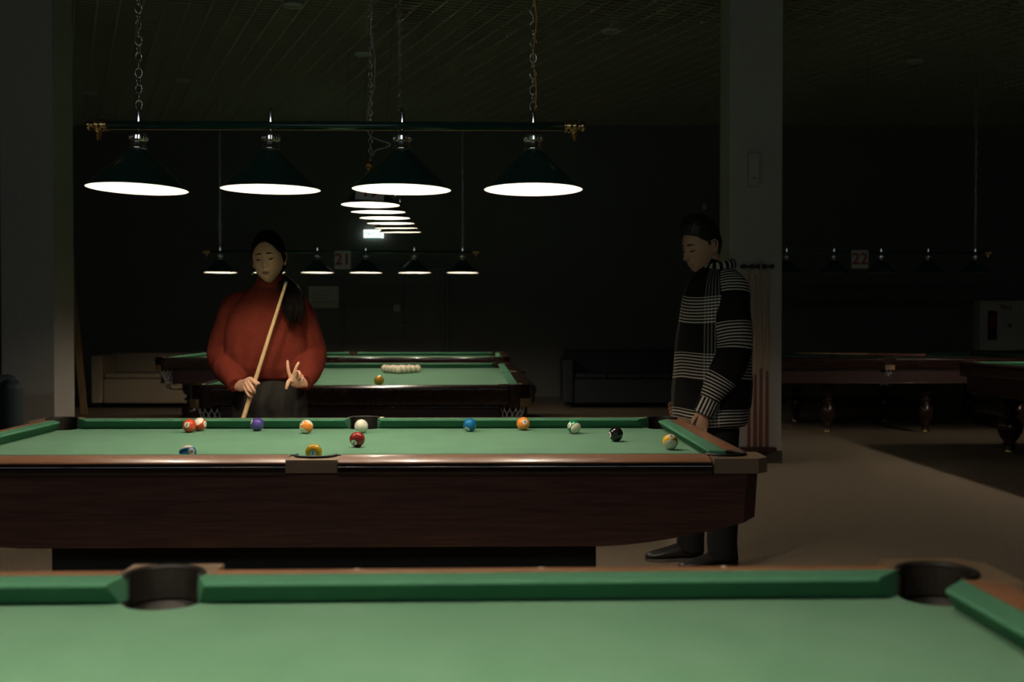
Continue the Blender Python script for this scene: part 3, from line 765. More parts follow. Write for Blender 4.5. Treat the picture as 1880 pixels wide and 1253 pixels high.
tag(o, 'single mustard-yellow ball on the cloth in front of the white rack', 'billiard ball')

# ------------------------------------------------------------------ cue rack on right column
o = empty('cue_rack', (at(1391, 0, 9.95).x, 9.99, 0)); tag(o, 'dark wooden cue rack fixed to the front of the right column', 'cue rack')
zt = at(0, 489.5, 9.95).z
def rk(b):
    b.box(-.15, .15, -.03, 0, zt - .012, zt + .012)
quick('top_bar', M['mahogany'], o, rk, .006)
for cx_ in (-.125, -.05, .002, .0545, .124): quick('clip', M['base'], o, lambda b: b.lathe([(.010, -.02), (.0165, -.015), (.0165, .015), (.010, .02)], 14, Matrix.Translation((cx_, -.046, zt))))
quick('bottom_tray', M['mahogany'], o, lambda b: b.box(-.16, .16, -.09, 0, .11, .15), .004)
CUEL = 1.47
def cue(name, label, group, shaft, L=CUEL):
    o = empty(name); tag(o, label, 'cue', group)
    quick('butt', M['cue_butt'], o, lambda b: b.lathe([(0, 0), (.013, .002), (.0162, .01), (.0158, .12), (.0132, .50), (.0125, .62)], 14, cap=False))
    quick('shaft', shaft, o, lambda b: b.lathe([(.0125, .62), (.0105, .9), (.0072, L - .011)], 14, cap=False))
    quick('tip', M['tip'], o, lambda b: b.lathe([(.0073, L - .011), (.007, L - .004), (.004, L), (0, L)], 10, cap=False))
    return o
for k, (px, dz, lab) in enumerate(((1376, .02, 'cue leftmost in the rack on the right column'), (1387.5, -.03, 'cue second from the left in the rack on the right column'), (1398, .10, 'tallest cue, centre right in the rack on the right column'), (1409.5, .04, 'cue rightmost in the rack on the right column'))):
    c = cue('cue', 'brown wooden ' + lab, 'cues standing in the column rack', M['cue_rack_shaft'])
    c.location = (at(px, 0, 9.92).x, 9.935, .151); c.scale = (1.05, 1.05, (1.53 + dz) / CUEL)
# cue rest lying on the unlit table
o = cue('cue_rest', 'thin pale cue lying along the far right unlit billiard table', None, M['cue_rack_shaft'], 1.4)
pa, pb = at(1500, 643, 12.75), at(1625, 649.5, 12.6); dv = (pa - pb).normalized()
o.rotation_euler = dv.to_track_quat('Z', 'Y').to_euler(); o.location = Vector((pb.x + .45, 12.6, PZ + .063)); o.rotation_euler = Vector((-1, .1, .012)).to_track_quat('Z', 'Y').to_euler()

#PEOPLE#
# ------------------------------------------------------------------ people
def remesh(src, voxel, smooth=4, fac=.5):
    """evaluate a voxel remesh + smooth of an object built from overlapping lofts; returns numpy verts, faces"""
    r = src.modifiers.new('r', 'REMESH'); r.mode = 'VOXEL'; r.voxel_size = voxel
    sm = src.modifiers.new('s', 'SMOOTH'); sm.factor = fac; sm.iterations = smooth
    bpy.context.view_layer.update()
    me = bpy.data.meshes.new_from_object(src.evaluated_get(bpy.context.evaluated_depsgraph_get()))
    V = np.empty(len(me.vertices) * 3, np.float32); me.vertices.foreach_get('co', V); V = V.reshape(-1, 3).astype(float)
    F = [tuple(p.vertices) for p in me.polygons]
    bpy.data.objects.remove(src); bpy.data.meshes.remove(me)
    return V, F
def mesh_obj(name, V, F, m, parent, attrs=None):
    me = bpy.data.meshes.new(name); me.from_pydata([tuple(v) for v in V], [], F); me.polygons.foreach_set('use_smooth', [True] * len(me.polygons))
    me.materials.append(m)
    if attrs:
        for k, a in attrs.items():
            at_ = me.attributes.new(k, 'FLOAT', 'POINT'); at_.data.foreach_set('value', np.asarray(a, np.float32))
    o = bpy.data.objects.new(name, me); COL.objects.link(o); o.parent = parent
    return o
def solid(mb, voxel, smooth=4):
    return remesh(mb.build('tmp', M['black_cloth']), voxel, smooth)

def G(x, z, cx, cz, sx, sz): return np.exp(-((x - cx) / sx) ** 2 / 2 - ((z - cz) / sz) ** 2 / 2)
def head_mesh(male=False):
    """head about the origin, face towards -Y; chin about z=-.115, crown z=+.112"""
    nu, nv = 150, 120
    V = []; F = []
    th = np.linspace(0.0, PI, nv); ph = np.linspace(0, 2 * PI, nu, endpoint=False)
    TH, PH = np.meshgrid(th, ph, indexing='ij')
    dx = np.sin(TH) * np.sin(PH); dy = -np.sin(TH) * np.cos(PH); dz = np.cos(TH)
    low = np.clip(-dz, 0, 1); up = np.clip(dz, 0, 1)
    wx = .076 if not male else .078
    x = wx * np.sign(dx) * np.abs(dx) ** .93 * (1 - (.37 if not male else .30) * low ** (2.3 if not male else 2.3))
    front = np.clip(-dy, 0, 1); back = np.clip(dy, 0, 1)
    y = dy * (.092 + .012 * back)
    y = np.where(dy > 0, y * (1 - .55 * low ** 1.2), y * (1 - .10 * low ** 3 - .10 * up ** 2))
    # keep the lower face forward
    y = y - .030 * low ** 2 * (1 - low ** 6) * (1 - back)
    y = y - .018 * low ** 6
    z = .115 * dz
    f = (dy < .15).astype(float) * np.clip((-dy + .15) / .5, 0, 1)
    S = np.zeros_like(x)
    ax = np.abs(x)
    S += .0055 * G(x, z, 0, .000, .0065, .018)                      # bridge
    S += (.021 if male else .0140) * G(x, z, 0, -.024, .0075, .014)
    S += (.0140 if male else .0095) * G(x, z, 0, -.034, .0085, .0065)                      # tip
    S += .0060 * G(ax, z, .0125, -.0355, .0050, .0055)                 # nostril wings
    S -= .0035 * G(x, z, 0, -.0445, .010, .0028)
    S -= .0085 * G(ax, z, .031, .004, .014, .011)                    # sockets
    S += .0066 * G(ax, z, .0315, .001, .0105, .0068)                    # lidded eyeballs
    S += (.0045 if male else .002) * G(ax, z, .026, .023, .020, .006)   # brow
    S += .0040 * G(ax, z, .044, -.022, .016, .016)                    # cheeks
    S += .0060 * G(x, z, 0, -.066, .026, .016)                       # mouth mound
    S += .0030 * G(x, z, 0, -.0605, .016, .0035)
    S -= .0030 * G(x, z, 0, -.0655, .022, .0018)                       # mouth line
    S += .0040 * G(x, z, 0, -.0715, .014, .0042)
    S -= .0030 * G(x, z, 0, -.080, .014, .004)
    S += (.0075 if male else .0065) * G(x, z, 0, -.096, .017, .013)      # chin
    S -= .0030 * G(ax, z, .052, -.055, .013, .02) * (1 if male else .4)
    y = y - S * f
    P = np.stack([x, y, z], -1).reshape(-1, 3)
    for j in range(nv - 1):
        for i in range(nu):
            F.append((j * nu + i, (j + 1) * nu + i, (j + 1) * nu + (i + 1) % nu, j * nu + (i + 1) % nu))
    return P, F
def ear(mb, s_):
    # curved ear: rim + bowl, at the side of the head
    c = Vector((s_ * .0745, .010, -.006))
    rim = [(0, -.004, -.026), (s_ * .004, .000, -.029), (s_ * .009, .006, -.022), (s_ * .013, .013, -.004), (s_ * .015, .016, .012), (s_ * .013, .010, .024), (s_ * .009, .000, .027), (s_ * .004, -.007, .020), (s_ * .001, -.009, .008)]
    mb.tube(smooth_pts([c + Vector(p) for p in rim], 4), .0036, 8, round_ends=True)
    mb.loft([(c + Vector((-s_ * .004, 0, 0)), (0, .013, .002), (0, -.003, .026)), (c + Vector((s_ * .004, .002, 0)), (0, .012, .002), (0, -.003, .024)), (c + Vector((s_ * .0065, .003, 0)), (0, .008, .002), (0, -.002, .018))], 18)
    mb.tube([c + Vector((s_ * .004, -.004, -.020)), c + Vector((s_ * .006, .000, -.028))], [.006, .005], 8, round_ends=True)
class Head:
    def __init__(s, male, mtx):
        s.V, s.F = head_mesh(male); s.mtx = mtx; s.male = male
        s.bvh = BVHTree.FromPolygons([tuple(v) for v in s.V], s.F)
    def surf(s, x, z, off=.0):
        h = s.bvh.ray_cast(Vector((x, -.3, z)), Vector((0, 1, 0)))
        if h[0] is None: return Vector((x, -.05, z))
        n = h[1]; n = n if n.y < 0 else -n
        return h[0] + n * off
    def patch(s, name, m, parent, top, bot, x0, x1, n=20, k=6, off=.0012, wob=None):
        V = []; F = []
        for i in range(n + 1):
            t = i / n; x = x0 + (x1 - x0) * t; a, b = bot(t), top(t)
            for j in range(k + 1):
                q = j / k; o_ = off * math.sin(PI * q) ** .5 if 0 < q < 1 else -.0003
                V.append(s.surf(x, a + (b - a) * q, o_))
        for i in range(n):
            for j in range(k): F.append((i * (k + 1) + j, (i + 1) * (k + 1) + j, (i + 1) * (k + 1) + j + 1, i * (k + 1) + j + 1))
        return mesh_obj(name, [s.mtx @ v for v in V], F, m, parent)
    def features(s, parent):
        lips = M['lips_m'] if s.male else M['lips_w']; w = .024 if s.male else .0215
        bow = lambda t: math.sin(PI * t) ** .6
        zl = -.0655
        s.patch('upper_lip', lips, parent, lambda t: zl + .0068 * bow(t) - .0016 * math.exp(-((t - .5) / .07) ** 2), lambda t: zl + .0004, -w, w, off=.0012)
        s.patch('lower_lip', lips, parent, lambda t: zl - .0008 - (.0022 * bow(t)), lambda t: zl - .0008 - (.0022 + .0078) * bow(t), -w * .9, w * .9, off=.0014)
        if True:
            s.patch('teeth' if s.male else 'mouth_opening', M['teeth'] if s.male else M['lash'], parent, lambda t: zl + .0003, lambda t: zl - .0006 - .0022 * bow(t), -w * .72, w * .72, off=.0004)
        bt = .0085 if s.male else .0085
        for sx in (-1, 1):
            arch = lambda t: (.0215 if s.male else .0205) + (.0045 if s.male else .0032) * math.sin(PI * min(1, t * .9 + .12)) - .002 * t
            s.patch('eyebrow', M['lash'], parent, lambda t: arch(t) + bt * .5 * (1 - .75 * t ** 2), lambda t: arch(t) - bt * .5 * (1 - .75 * t ** 2), sx * .013, sx * .047, off=.0016)
            # lowered lid edge with lashes
            lid = lambda t: -.0040 - .0035 * math.sin(PI * t) + .0025 * t
            s.patch('eyelashes', M['lash'], parent, lambda t: lid(t) + .0050 * math.sin(PI * t) ** .7, lambda t: lid(t) - (.0026 * math.sin(PI * t) ** .5), sx * .0175, sx * .0455, off=.0016)
            s.patch('eyelid_crease', M['lips_m'], parent, lambda t: .0085 - .004 * (1 - math.sin(PI * t)) + .0005, lambda t: .0085 - .004 * (1 - math.sin(PI * t)) - .0005, sx * .019, sx * .044, off=.0006)
        for sx in (-1, 1):
            s.patch('nostril', M['lash'], parent, lambda t: -.0405 + .0022 * math.sin(PI * t), lambda t: -.0405 - .0016 * math.sin(PI * t), sx * .0045, sx * .0100, 8, 3, off=.0008)

def finger(mb, pts, r0, r1):
    P = smooth_pts(pts, 4); n = len(P); mb.tube(P, [r0 + (r1 - r0) * i / (n - 1) for i in range(n)], 10, round_ends=True)

def hair_shell(H, mask_fn, thick_fn, groove=.0016, freq=60):
    V = H.V.copy(); N = len(V)
    # outward direction from a centre inside the skull
    C = np.array([0, .012, .0]); D = V - C; Ln = np.linalg.norm(D, axis=1, keepdims=True); U = D / Ln
    keep = np.array([mask_fn(*v) for v in V]); T = np.array([thick_fn(*v) for v in V])
    g = np.array([noise.noise(Vector((math.atan2(u[0], u[2] + .2) * freq * .35, u[1] * 5, .3))) for u in U])
    W = V + U * (T + g * groove * 1.6)[:, None]
    inner = V - U * .004
    idx = {}; VV = []; FF = []
    def gi(i, lay):
        k = (i, lay)
        if k not in idx: idx[k] = len(VV); VV.append(W[i] if lay else inner[i])
        return idx[k]
    edges = {}
    for f in H.F:
        if all(keep[i] for i in f):
            FF.append(tuple(gi(i, 1) for i in f)); FF.append(tuple(gi(i, 0) for i in reversed(f)))
            for a, b in zip(f, f[1:] + f[:1]): edges[(a, b)] = 1
    for (a, b) in edges:
        if (b, a) not in edges: FF.append((gi(b, 1), gi(a, 1), gi(a, 0), gi(b, 0)))
    return [H.mtx @ Vector(v) for v in VV], FF
def join(parts):
    V = []; F = []
    for v, f in parts:
        k = len(V); V += [tuple(p) for p in v]; F += [tuple(i + k for i in q) for q in f]
    return V, F

# ---------------------------------------------------------------- woman
WY = 5.36
W_ = empty('person', (-1.15, WY, 0)); tag(W_, 'woman in a red knitted turtleneck and dark trousers holding a cue behind the table', 'person')
bpy.context.view_layer.update()
Winv = W_.matrix_world.inverted()
def wl(V): return [Winv @ Vector(v) for v in V]
hc = at(492.5, 475, WY - .03)
HM = Matrix.Translation(hc) @ Matrix.Rotation(R(1), 4, 'Z') @ Matrix.Rotation(R(3), 4, 'X') @ Matrix.Rotation(R(-5), 4, 'Y') @ Matrix.Diagonal((.92, 1, .99, 1))
HW = Head(False, Winv @ HM)
# hand gripping the cue (her right hand, left in the picture)
CY_ = 5.135                                     # depth of the cue at the hand
tipP = at(526.2, 517, 5.17); grip = at(463.5, 714, 5.145)
d_ = (grip - tipP).normalized(); buttP = tipP + d_ * CUEL
if buttP.z < .012:
    pass
def hp(x, y, dy): return at(400 + x / 8.95, 640 + y / 8.95, CY_ + dy)
hb = MB()
# palm / back of hand
wr1 = hp(330, 612, .06)
hb.loft([(hp(250, 590, .10), (0.0, .004, .024), (.008, .018, 0)), (wr1, (.004, .004, .025), (.008, .017, 0)), (hp(400, 612, .02), (.007, .0, .029), (.006, .015, .003)), (hp(455, 590, -.006), (.013, 0, .033), (.004, .014, .002)), (hp(505, 580, -.014), (.018, 0, .031), (.003, .012, .0))], 18)
finger(hb, [hp(530, 510, -.012), hp(575, 540, -.030), hp(620, 585, -.030), hp(600, 640, -.012)], .0092, .0072)   # index
finger(hb, [hp(500, 545, -.016), hp(545, 620, -.034), hp(590, 690, -.032), hp(598, 735, -.012)], .0092, .0070)   # middle
finger(hb, [hp(465, 580, -.016), hp(495, 660, -.033), hp(540, 715, -.031), hp(575, 730, -.010)], .0088, .0066)   # ring
finger(hb, [hp(425, 615, -.008), hp(465, 710, -.026), hp(515, 785, -.026), hp(548, 800, -.010)], .0080, .0060)   # little
finger(hb, [hp(455, 540, .0), hp(525, 500, -.004), hp(600, 545, -.008), hp(662, 575, -.006)], .0105, .0076)      # thumb
gripV = solid(hb, .0017, 3)
# open hand (her left hand, right in the picture): two fingers up, two folded, thumb down
HY = 5.10
def hq(x, y, dy): return at(400 + x / 8.95, 640 + y / 8.95, HY + dy)
hb = MB()
hb.loft([(hq(1500, 560, .10), (0, .004, .024), (-.01, .018, 0)), (hq(1400, 560, .05), (0.003, .004, .025), (-.008, .017, 0)), (hq(1310, 545, .015), (.006, 0, .031), (-.004, .015, 0)), (hq(1235, 500, .0), (.012, 0, .034), (-.003, .013, 0)), (hq(1195, 455, -.004), (.019, 0, .024), (-.003, .010, 0))], 18)
finger(hb, [hq(1185, 470, -.002), hq(1160, 380, -.010), hq(1148, 300, -.014), hq(1145, 215, -.012)], .0088, .0062)
finger(hb, [hq(1235, 450, -.004), hq(1265, 370, -.012), hq(1290, 300, -.016), hq(1320, 240, -.014)], .0090, .0062)
finger(hb, [hq(1285, 460, -.004), hq(1315, 385, -.022), hq(1345, 420, -.040), hq(1350, 480, -.036)], .0086, .0064)
finger(hb, [hq(1335, 500, .0), hq(1368, 450, -.018), hq(1390, 490, -.032), hq(1380, 545, -.030)], .0078, .0058)
finger(hb, [hq(1225, 540, -.002), hq(1165, 540, -.016), hq(1140, 595, -.026), hq(1122, 655, -.026)], .0112, .0076)
openV = solid(hb, .0017, 3)
# body under the clothes
cx = -1.150
sh_l, el_l, wr_l = at(436, 580, 5.39), at(414, 655, 5.42), hp(300, 600, .085)
sh_r, el_r, wr_r = at(540, 580, 5.39), at(573, 658, 5.40), hq(1450, 560, .08)
bb = MB()
bb.loft([((cx, WY + .02, .80), (.15, 0, 0), (0, .11, 0)), ((cx, WY + .02, .95), (.165, 0, 0), (0, .11, 0)), ((cx, WY + .02, 1.05), (.13, 0, 0), (0, .09, 0)), ((cx, WY + .02, 1.25), (.15, 0, 0), (0, .10, 0)), ((cx, WY + .03, 1.345), (.15, 0, 0), (0, .07, 0)), ((cx, WY + .03, 1.385), (.07, 0, 0), (0, .055, 0))], 24)
bb.tube([(cx, WY + .03, 1.34), (cx, WY + .02, 1.42), (hc.x + .002, hc.y + .025, hc.z - .05)], [.056, .049, .05], 20)
for a_, b_, c_ in ((sh_l, el_l, wr_l), (sh_r, el_r, wr_r)):
    bb.tube([a_, a_.lerp(b_, .5), b_, b_.lerp(c_, .5), c_], [.036, .038, .034, .031, .023], 14, round_ends=True)
for s_ in (-1, 1):
    bb.tube([(cx + s_ * .085, WY + .02, .90), (cx + s_ * .09, WY + .02, .70), (cx + s_ * .09, WY, .47), (cx + s_ * .09, WY + .03, .25), (cx + s_ * .09, WY + .03, .07)], [.082, .075, .052, .050, .036], 16)
    bb.loft([((cx + s_ * .09, WY + .06, .04), (.032, 0, 0), (0, 0, .035)), ((cx + s_ * .095, WY - .05, .035), (.042, 0, 0), (0, 0, .028)), ((cx + s_ * .1, WY - .13, .025), (.036, 0, 0), (0, 0, .016))], 14)
bodyV = solid(bb, .009, 6)
eb = MB(); ear(eb, 1); ear(eb, -1)
headV = ([HM @ Vector(v) for v in HW.V], HW.F); earV = ([HM @ Vector(v) for v in eb.v], eb.f)
V, F = join([headV, earV, bodyV, gripV, openV])
mesh_obj('body', wl(V), F, M['skin_w'], W_)
HW.features(W_)
# hair: centre-parted, drawn back, pony tail over her left shoulder
def wmask(x, y, z):
    if y > .035: return z > -.065
    # hairline on the front half
    ax = abs(x); line = .075 - 12 * ax * ax if ax < .055 else .0387 - (ax - .055) * 1.3
    if y > -.03: line = min(line, .02 - (y + .03) * 1.35)
    return z > line
V, F = hair_shell(HW, wmask, lambda x, y, z: .0075 + .007 * max(0, z / .11) + (.010 if y > .02 else 0) - .004 * math.exp(-(x / .006) ** 2) * (z > .05))
mesh_obj('hair', V, F, M['hair'], W_)
def pony(b):
    ctr = [at(505, 500, 5.47), at(522, 512, 5.38), at(533, 530, 5.26), at(538, 552, 5.22), at(540, 572, 5.20), at(541, 590, 5.195)]
    P = smooth_pts(ctr, 5); n = len(P)
    for q in range(110):
        a = q * 2.399; rr_ = .030 * math.sqrt((q + .5) / 110)
        pts = []
        for i, p in enumerate(P):
            t = i / (n - 1); wdt = (.45 + 1.15 * min(1, t * 2.2)) * (1 - .55 * max(0, (t - .72) / .28)) 
            pts.append(p + Vector((math.cos(a) * rr_ * wdt * 1.1, math.sin(a) * rr_ * wdt * .55, 0)) + Vector((.003 * math.sin(t * 5 + q), 0, -.004 * (q % 5) * t)))
        b.tube(pts[:n - (q * 7) % 6], [.0034 * (1 - .6 * (i / (n - 1)) ** 3) for i in range(n - (q * 7) % 6)], 5)
o = quick('ponytail', M['hair'], W_, pony); o.matrix_local = Winv
def wisps(b):
    for pts in ([(520, 462), (523, 478), (521, 492), (517, 502)], [(466, 455), (463, 475), (464, 492), (466, 506)], [(518, 447), (522, 458), (524, 472), (525, 480)], [(467, 462), (465, 480), (462, 496)], [(484, 427), (487, 422), (493, 424), (498, 428)]):
        b.tube(smooth_pts([at(x, y, WY - .07) for x, y in pts], 5), .0011, 5)
o = quick('loose_strands', M['hair'], W_, wisps); o.matrix_local = Winv
for px in (463.5, 520.5):
    p = at(px, 503, WY - .03)
    o = quick('earring', M['gold'], W_, lambda b: b.lathe([(0, -.006), (.004, -.004), (.005, 0), (.004, .004), (0, .006)], 14, Matrix.Translation(p), cap=False)); o.matrix_local = Winv
# sweater
def arm_sleeve(mb, a_, b_, c_, r_up, r_el, r_lo, r_cuff, ratio=1.0, inner=None):
    ins = a_ + (Vector((inner[0], inner[1], inner[2])) if inner else Vector((0, 0, .05)))
    pts = smooth_pts([ins, a_, a_.lerp(b_, .45), b_, b_.lerp(c_, .5), c_], 4); n = len(pts)
    rr_ = np.interp(np.linspace(0, 1, n), [0, .2, .42, .62, .8, .94, 1], [r_up * .55, r_up * .88, r_up, r_el, r_lo, r_cuff, r_cuff * .95])
    mb.tube(pts, list(rr_), 20, ratio=ratio)
sb = MB()
def sec(z, c, a, b, y=0): return ((c, WY + .015 + y, z), (a, 0, 0), (0, b, 0))
sb.loft([sec(.972, cx + .004, .158, .118), sec(.985, cx + .004, .178, .132), sec(1.03, cx, .196, .146, -.006), sec(1.10, cx, .200, .150, -.008), sec(1.20, cx, .198, .148, -.008), sec(1.28, cx, .192, .135), sec(1.33, cx, .172, .112, .01), sec(1.37, cx, .128, .09, .015), sec(1.40, cx, .085, .072, .015), sec(1.415, cx - .002, .070, .066, .01)], 32)
arm_sleeve(sb, at(430, 566, 5.39), at(411, 650, 5.43), hp(325, 612, .06), .078, .076, .072, .044, inner=(.075, 0, .045))
arm_sleeve(sb, at(545, 566, 5.39), at(572, 655, 5.41), hq(1405, 572, .055), .078, .074, .068, .044, inner=(-.075, 0, .045))
V, F = solid(sb, .0065, 7)
# folds: hanging drape under the arms and above the hem
def folds(V, amp):
    out = []
    for v in V:
        x, y, z = v
        n1 = noise.noise(Vector((x * 9, y * 9, z * 5.5))); n2 = noise.noise(Vector((x * 22 + 4, y * 22, z * 9)))
        r = Vector((x - cx, (y - WY) * 1.4, 0)); r = r.normalized() if r.length > 1e-4 else Vector((0, -1, 0))
        k = amp * (.35 + .65 * min(1, max(0, (1.33 - z) / .2)))
        out.append(Vector(v) + r * (n1 * k + n2 * k * .35))
    return out
V = folds(V, .016)
mesh_obj('sweater', wl(V), F, M['knit'], W_)
tb = MB()
nkc = Vector((hc.x + .000, WY + .012, 0))
tb.loft([((cx, WY + .02, 1.395), (.080, 0, 0), (0, .072, 0)), ((cx - .002, WY + .012, 1.415), (.070, 0, 0), (0, .066, 0)), ((hc.x - .001, WY + .005, 1.437), (.064, 0, .003), (0, .062, .004)), ((hc.x - .001, WY + .003, 1.458), (.061, 0, .005), (0, .061, .008)), ((hc.x - .001, WY + .003, 1.464), (.057, 0, .005), (0, .057, .008))], 30)
mesh_obj('turtleneck_collar', wl(tb.v), tb.f, M['knit'], W_)
def cuffs(b):
    b.tube([hp(265, 608, .095), hp(305, 610, .07)], [.044, .040], 20); b.tube([hq(1480, 575, .09), hq(1425, 572, .06)], [.044, .040], 20)
# trousers
tr = MB()
tr.loft([sec(.70, cx + .005, .165, .12), sec(.80, cx + .005, .180, .13), sec(.90, cx + .005, .172, .12), sec(1.01, cx + .005, .150, .105)], 26)
for s_ in (-1, 1):
    tr.tube([(cx + .005 + s_ * .088, WY + .015, .86), (cx + .005 + s_ * .09, WY + .015, .62), (cx + s_ * .095, WY + .015, .35), (cx + s_ * .098, WY + .02, .06)], [.092, .094, .088, .085], 20)
V, F = solid(tr, .009, 5)
V = [v + np.array([0, 1, 0]) * .006 * noise.noise(Vector((v[0] * 16, 0, v[2] * 7))) for v in V]
mesh_obj('trousers', wl(V), F, M['trousers'], W_)
def shoe(b, c, yaw, L=.26, wd=.046, h=.075):
    mt = Matrix.Translation(c) @ Matrix.Rotation(yaw, 4, 'Z')       # toe towards -Y
    secs = []
    for t, w_, hh, z0_ in ((0, .60, .9, .0), (.06, .80, 1.0, 0), (.25, .86, 1.0, 0), (.42, .84, .95, 0), (.60, .96, .72, 0), (.78, 1.0, .54, 0), (.92, .80, .40, 0), (1.0, .35, .26, 0)):
        secs.append(((0, .09 - L * t, .012 + h * hh * .5), (wd * w_, 0, 0), (0, 0, h * hh * .5)))
    b.loft(secs, 20, True, mt)
def sole(b, c, yaw, L=.27, wd=.047):
    mt = Matrix.Translation(c) @ Matrix.Rotation(yaw, 4, 'Z')
    out = [(wd * w_, .095 - L * t) for t, w_ in ((0, .55), (.08, .85), (.3, .86), (.5, .82), (.7, 1.0), (.85, .95), (.95, .65), (1, .25))]
    poly = out + [(-x, y) for x, y in reversed(out)]
    b.prism(poly, 0, .016, mt)
for s_ in (-1, 1):
    c = Vector((cx + s_ * .095, WY + .0, 0)); sh = quick('shoe', M['shoe'], W_, lambda b: shoe(b, c, R(8 * s_), .24, .042)); sh.matrix_local = Winv
    so = quick('sole', M['sole'], sh, lambda b: sole(b, c, R(8 * s_), .25, .043))
o = quick('ring', M['gold'], W_, lambda b: b.tube([hq(1325, 400, -.030) + Vector((.0100 * math.cos(2 * PI * i / 16), .0100 * math.sin(2 * PI * i / 16), .002)) for i in range(16)], .0014, 5, closed=True)); o.matrix_local = Winv
# her cue
c = cue('cue', 'pale wooden cue held diagonally by the woman in the red sweater', None, M['cue_shaft'])
for ch in kids(c):
    if ch.name.startswith('butt'): ch.data.materials[0] = M['cue_shaft']
c.location = buttP; c.rotation_euler = (tipP - buttP).to_track_quat('Z', 'Y').to_euler()

# ---------------------------------------------------------------- man
MY = 5.82
P_ = empty('person', (1.05, MY, 0)); tag(P_, 'man in a black and white plaid jacket standing beyond the right table corner', 'person')
bpy.context.view_layer.update(); Pinv = P_.matrix_world.inverted()
def pl(V): return [Pinv @ Vector(v) for v in V]
hm = at(1287, 452, MY - .01)
HMm = Matrix.Translation(hm) @ Matrix.Rotation(R(-58), 4, 'Z') @ Matrix.Rotation(R(17), 4, 'X') @ Matrix.Diagonal((1.04, 1.10, 1.14, 1))
HMn = Head(True, Pinv @ HMm)
bb = MB()
mcx = 1.045
msh, mel, mwr = at(1340, 548, 5.67), at(1349, 655, 5.60), at(1294, 752, 5.58)
fsh, fel, fwr = Vector((1.03, 5.97, 1.37)), Vector((1.05, 6.06, 1.10)), Vector((.90, 6.02, .85))
bb.loft([((mcx, MY, .80), (.10, 0, 0), (0, .15, 0)), ((mcx, MY, .95), (.11, 0, 0), (0, .16, 0)), ((mcx, MY, 1.15), (.11, 0, 0), (0, .15, 0)), ((mcx, MY, 1.35), (.12, 0, 0), (0, .18, 0)), ((mcx, MY, 1.45), (.09, 0, 0), (0, .16, 0)), ((mcx, MY, 1.5), (.06, 0, 0), (0, .07, 0))], 24)
bb.tube([(mcx, MY, 1.42), (1.02, MY, 1.52), (hm.x + .03, hm.y, hm.z - .045)], [.062, .058, .058], 20)
for a_, b_, c_ in ((msh, mel, mwr), (fsh, fel, fwr)):
    bb.tube([a_, a_.lerp(b_, .5), b_, b_.lerp(c_, .5), c_], [.040, .044, .040, .036, .027], 14, round_ends=True)
footN, footF = Vector((1.045, 5.70, 0)), Vector((.90, 5.93, 0))
bb.tube([(1.03, 5.73, .88), (1.04, 5.73, .7), (1.04, 5.72, .48), (1.05, 5.71, .25), (1.06, 5.70, .07)], [.09, .08, .058, .055, .04], 16)
bb.tube([(1.02, 5.90, .88), (.99, 5.91, .7), (.95, 5.92, .48), (.93, 5.93, .25), (.93, 5.93, .07)], [.09, .08, .058, .055, .04], 16)
bodyV = solid(bb, .009, 6)
# near hand: relaxed, hanging, back of the hand towards the camera
def hr(px, py, dy=0): return at(px, py, 5.575 + dy)
hb = MB()
hb.loft([(hr(1300, 742), (.026, 0, .008), (0, .020, 0)), (hr(1295, 754), (.028, 0, .008), (0, .019, 0)), (hr(1289, 768), (.036, 0, .006), (0, .017, 0)), (hr(1286, 781), (.041, 0, .002), (0, .0155, 0)), (hr(1285, 790), (.040, 0, 0), (0, .013, 0))], 18)
for k, (x0_, x1_, x2_, l) in enumerate(((1274, 1271, 1274, 26), (1281, 1279, 1282, 30), (1288.5, 1288, 1290, 28), (1295.5, 1296, 1297, 22))):
    finger(hb, [hr(x0_, 786, 0), hr(x1_, 786 + l * .45, -.004), hr(x1_ + 1, 786 + l * .8, .008), hr(x2_, 786 + l, .026)], .0098, .0078)
finger(hb, [hr(1281, 762, -.004), hr(1272, 774, -.020), hr(1268, 788, -.024), hr(1270, 799, -.018)], .0115, .0088)
handN = solid(hb, .002, 3)
def hf(px, py, dy=0): return at(px, py, 5.98 + dy)
hb = MB()
hb.loft([(hf(1262, 745, .02), (0, .022, 0), (.006, 0, .026)), (hf(1250, 750, .01), (0, .020, 0), (.006, 0, .030)), (hf(1240, 753), (0, .017, 0), (.006, 0, .036)), (hf(1236, 754), (0, .014, 0), (.004, 0, .032))], 16)
for k, (yy, l) in enumerate(((742, 9), (749, 8), (756, 6), (763, 3))):
    finger(hb, [hf(1240, yy), hf(1236 - l * .4, yy + 1), hf(1236 - l * .75, yy + 3, .01), hf(1238, yy + 7, .022)], .0098, .0080)
finger(hb, [hf(1246, 742, -.01), hf(1238, 739, -.018), hf(1230, 742, -.02)], .0105, .008)
handF = solid(hb, .002, 3)
eb = MB(); ear(eb, 1); ear(eb, -1)
V, F = join([([HMm @ Vector(v) for v in HMn.V], HMn.F), ([HMm @ Vector(v) for v in eb.v], eb.f), bodyV, handN, handF])
mesh_obj('body', pl(V), F, M['skin_m'], P_)
HMn.features(P_)
def mmask(x, y, z):
    ax = abs(x)
    if y > .035: return z > -.07 + .02 * (y < .05)
    if y > -.050 and ax > .045:
        if y < -.004: return z > (.004 if y > -.020 else .018 + (-.020 - y) * .8)      # temple and sideburn
        return z > .022 - max(0, y - .022) * 3
    line = .066 - 5 * ax * ax
    return z > line
def mthick(x, y, z):
    t = .006 + .024 * max(0, (z - .03) / .08) ** 1.0
    if y < -.02: t += .012 * max(0, (z - .055) / .05)
    return t + .003 * noise.noise(Vector((x * 60, y * 25, z * 30)))
V, F = hair_shell(HMn, mmask, mthick, .0022, 80)
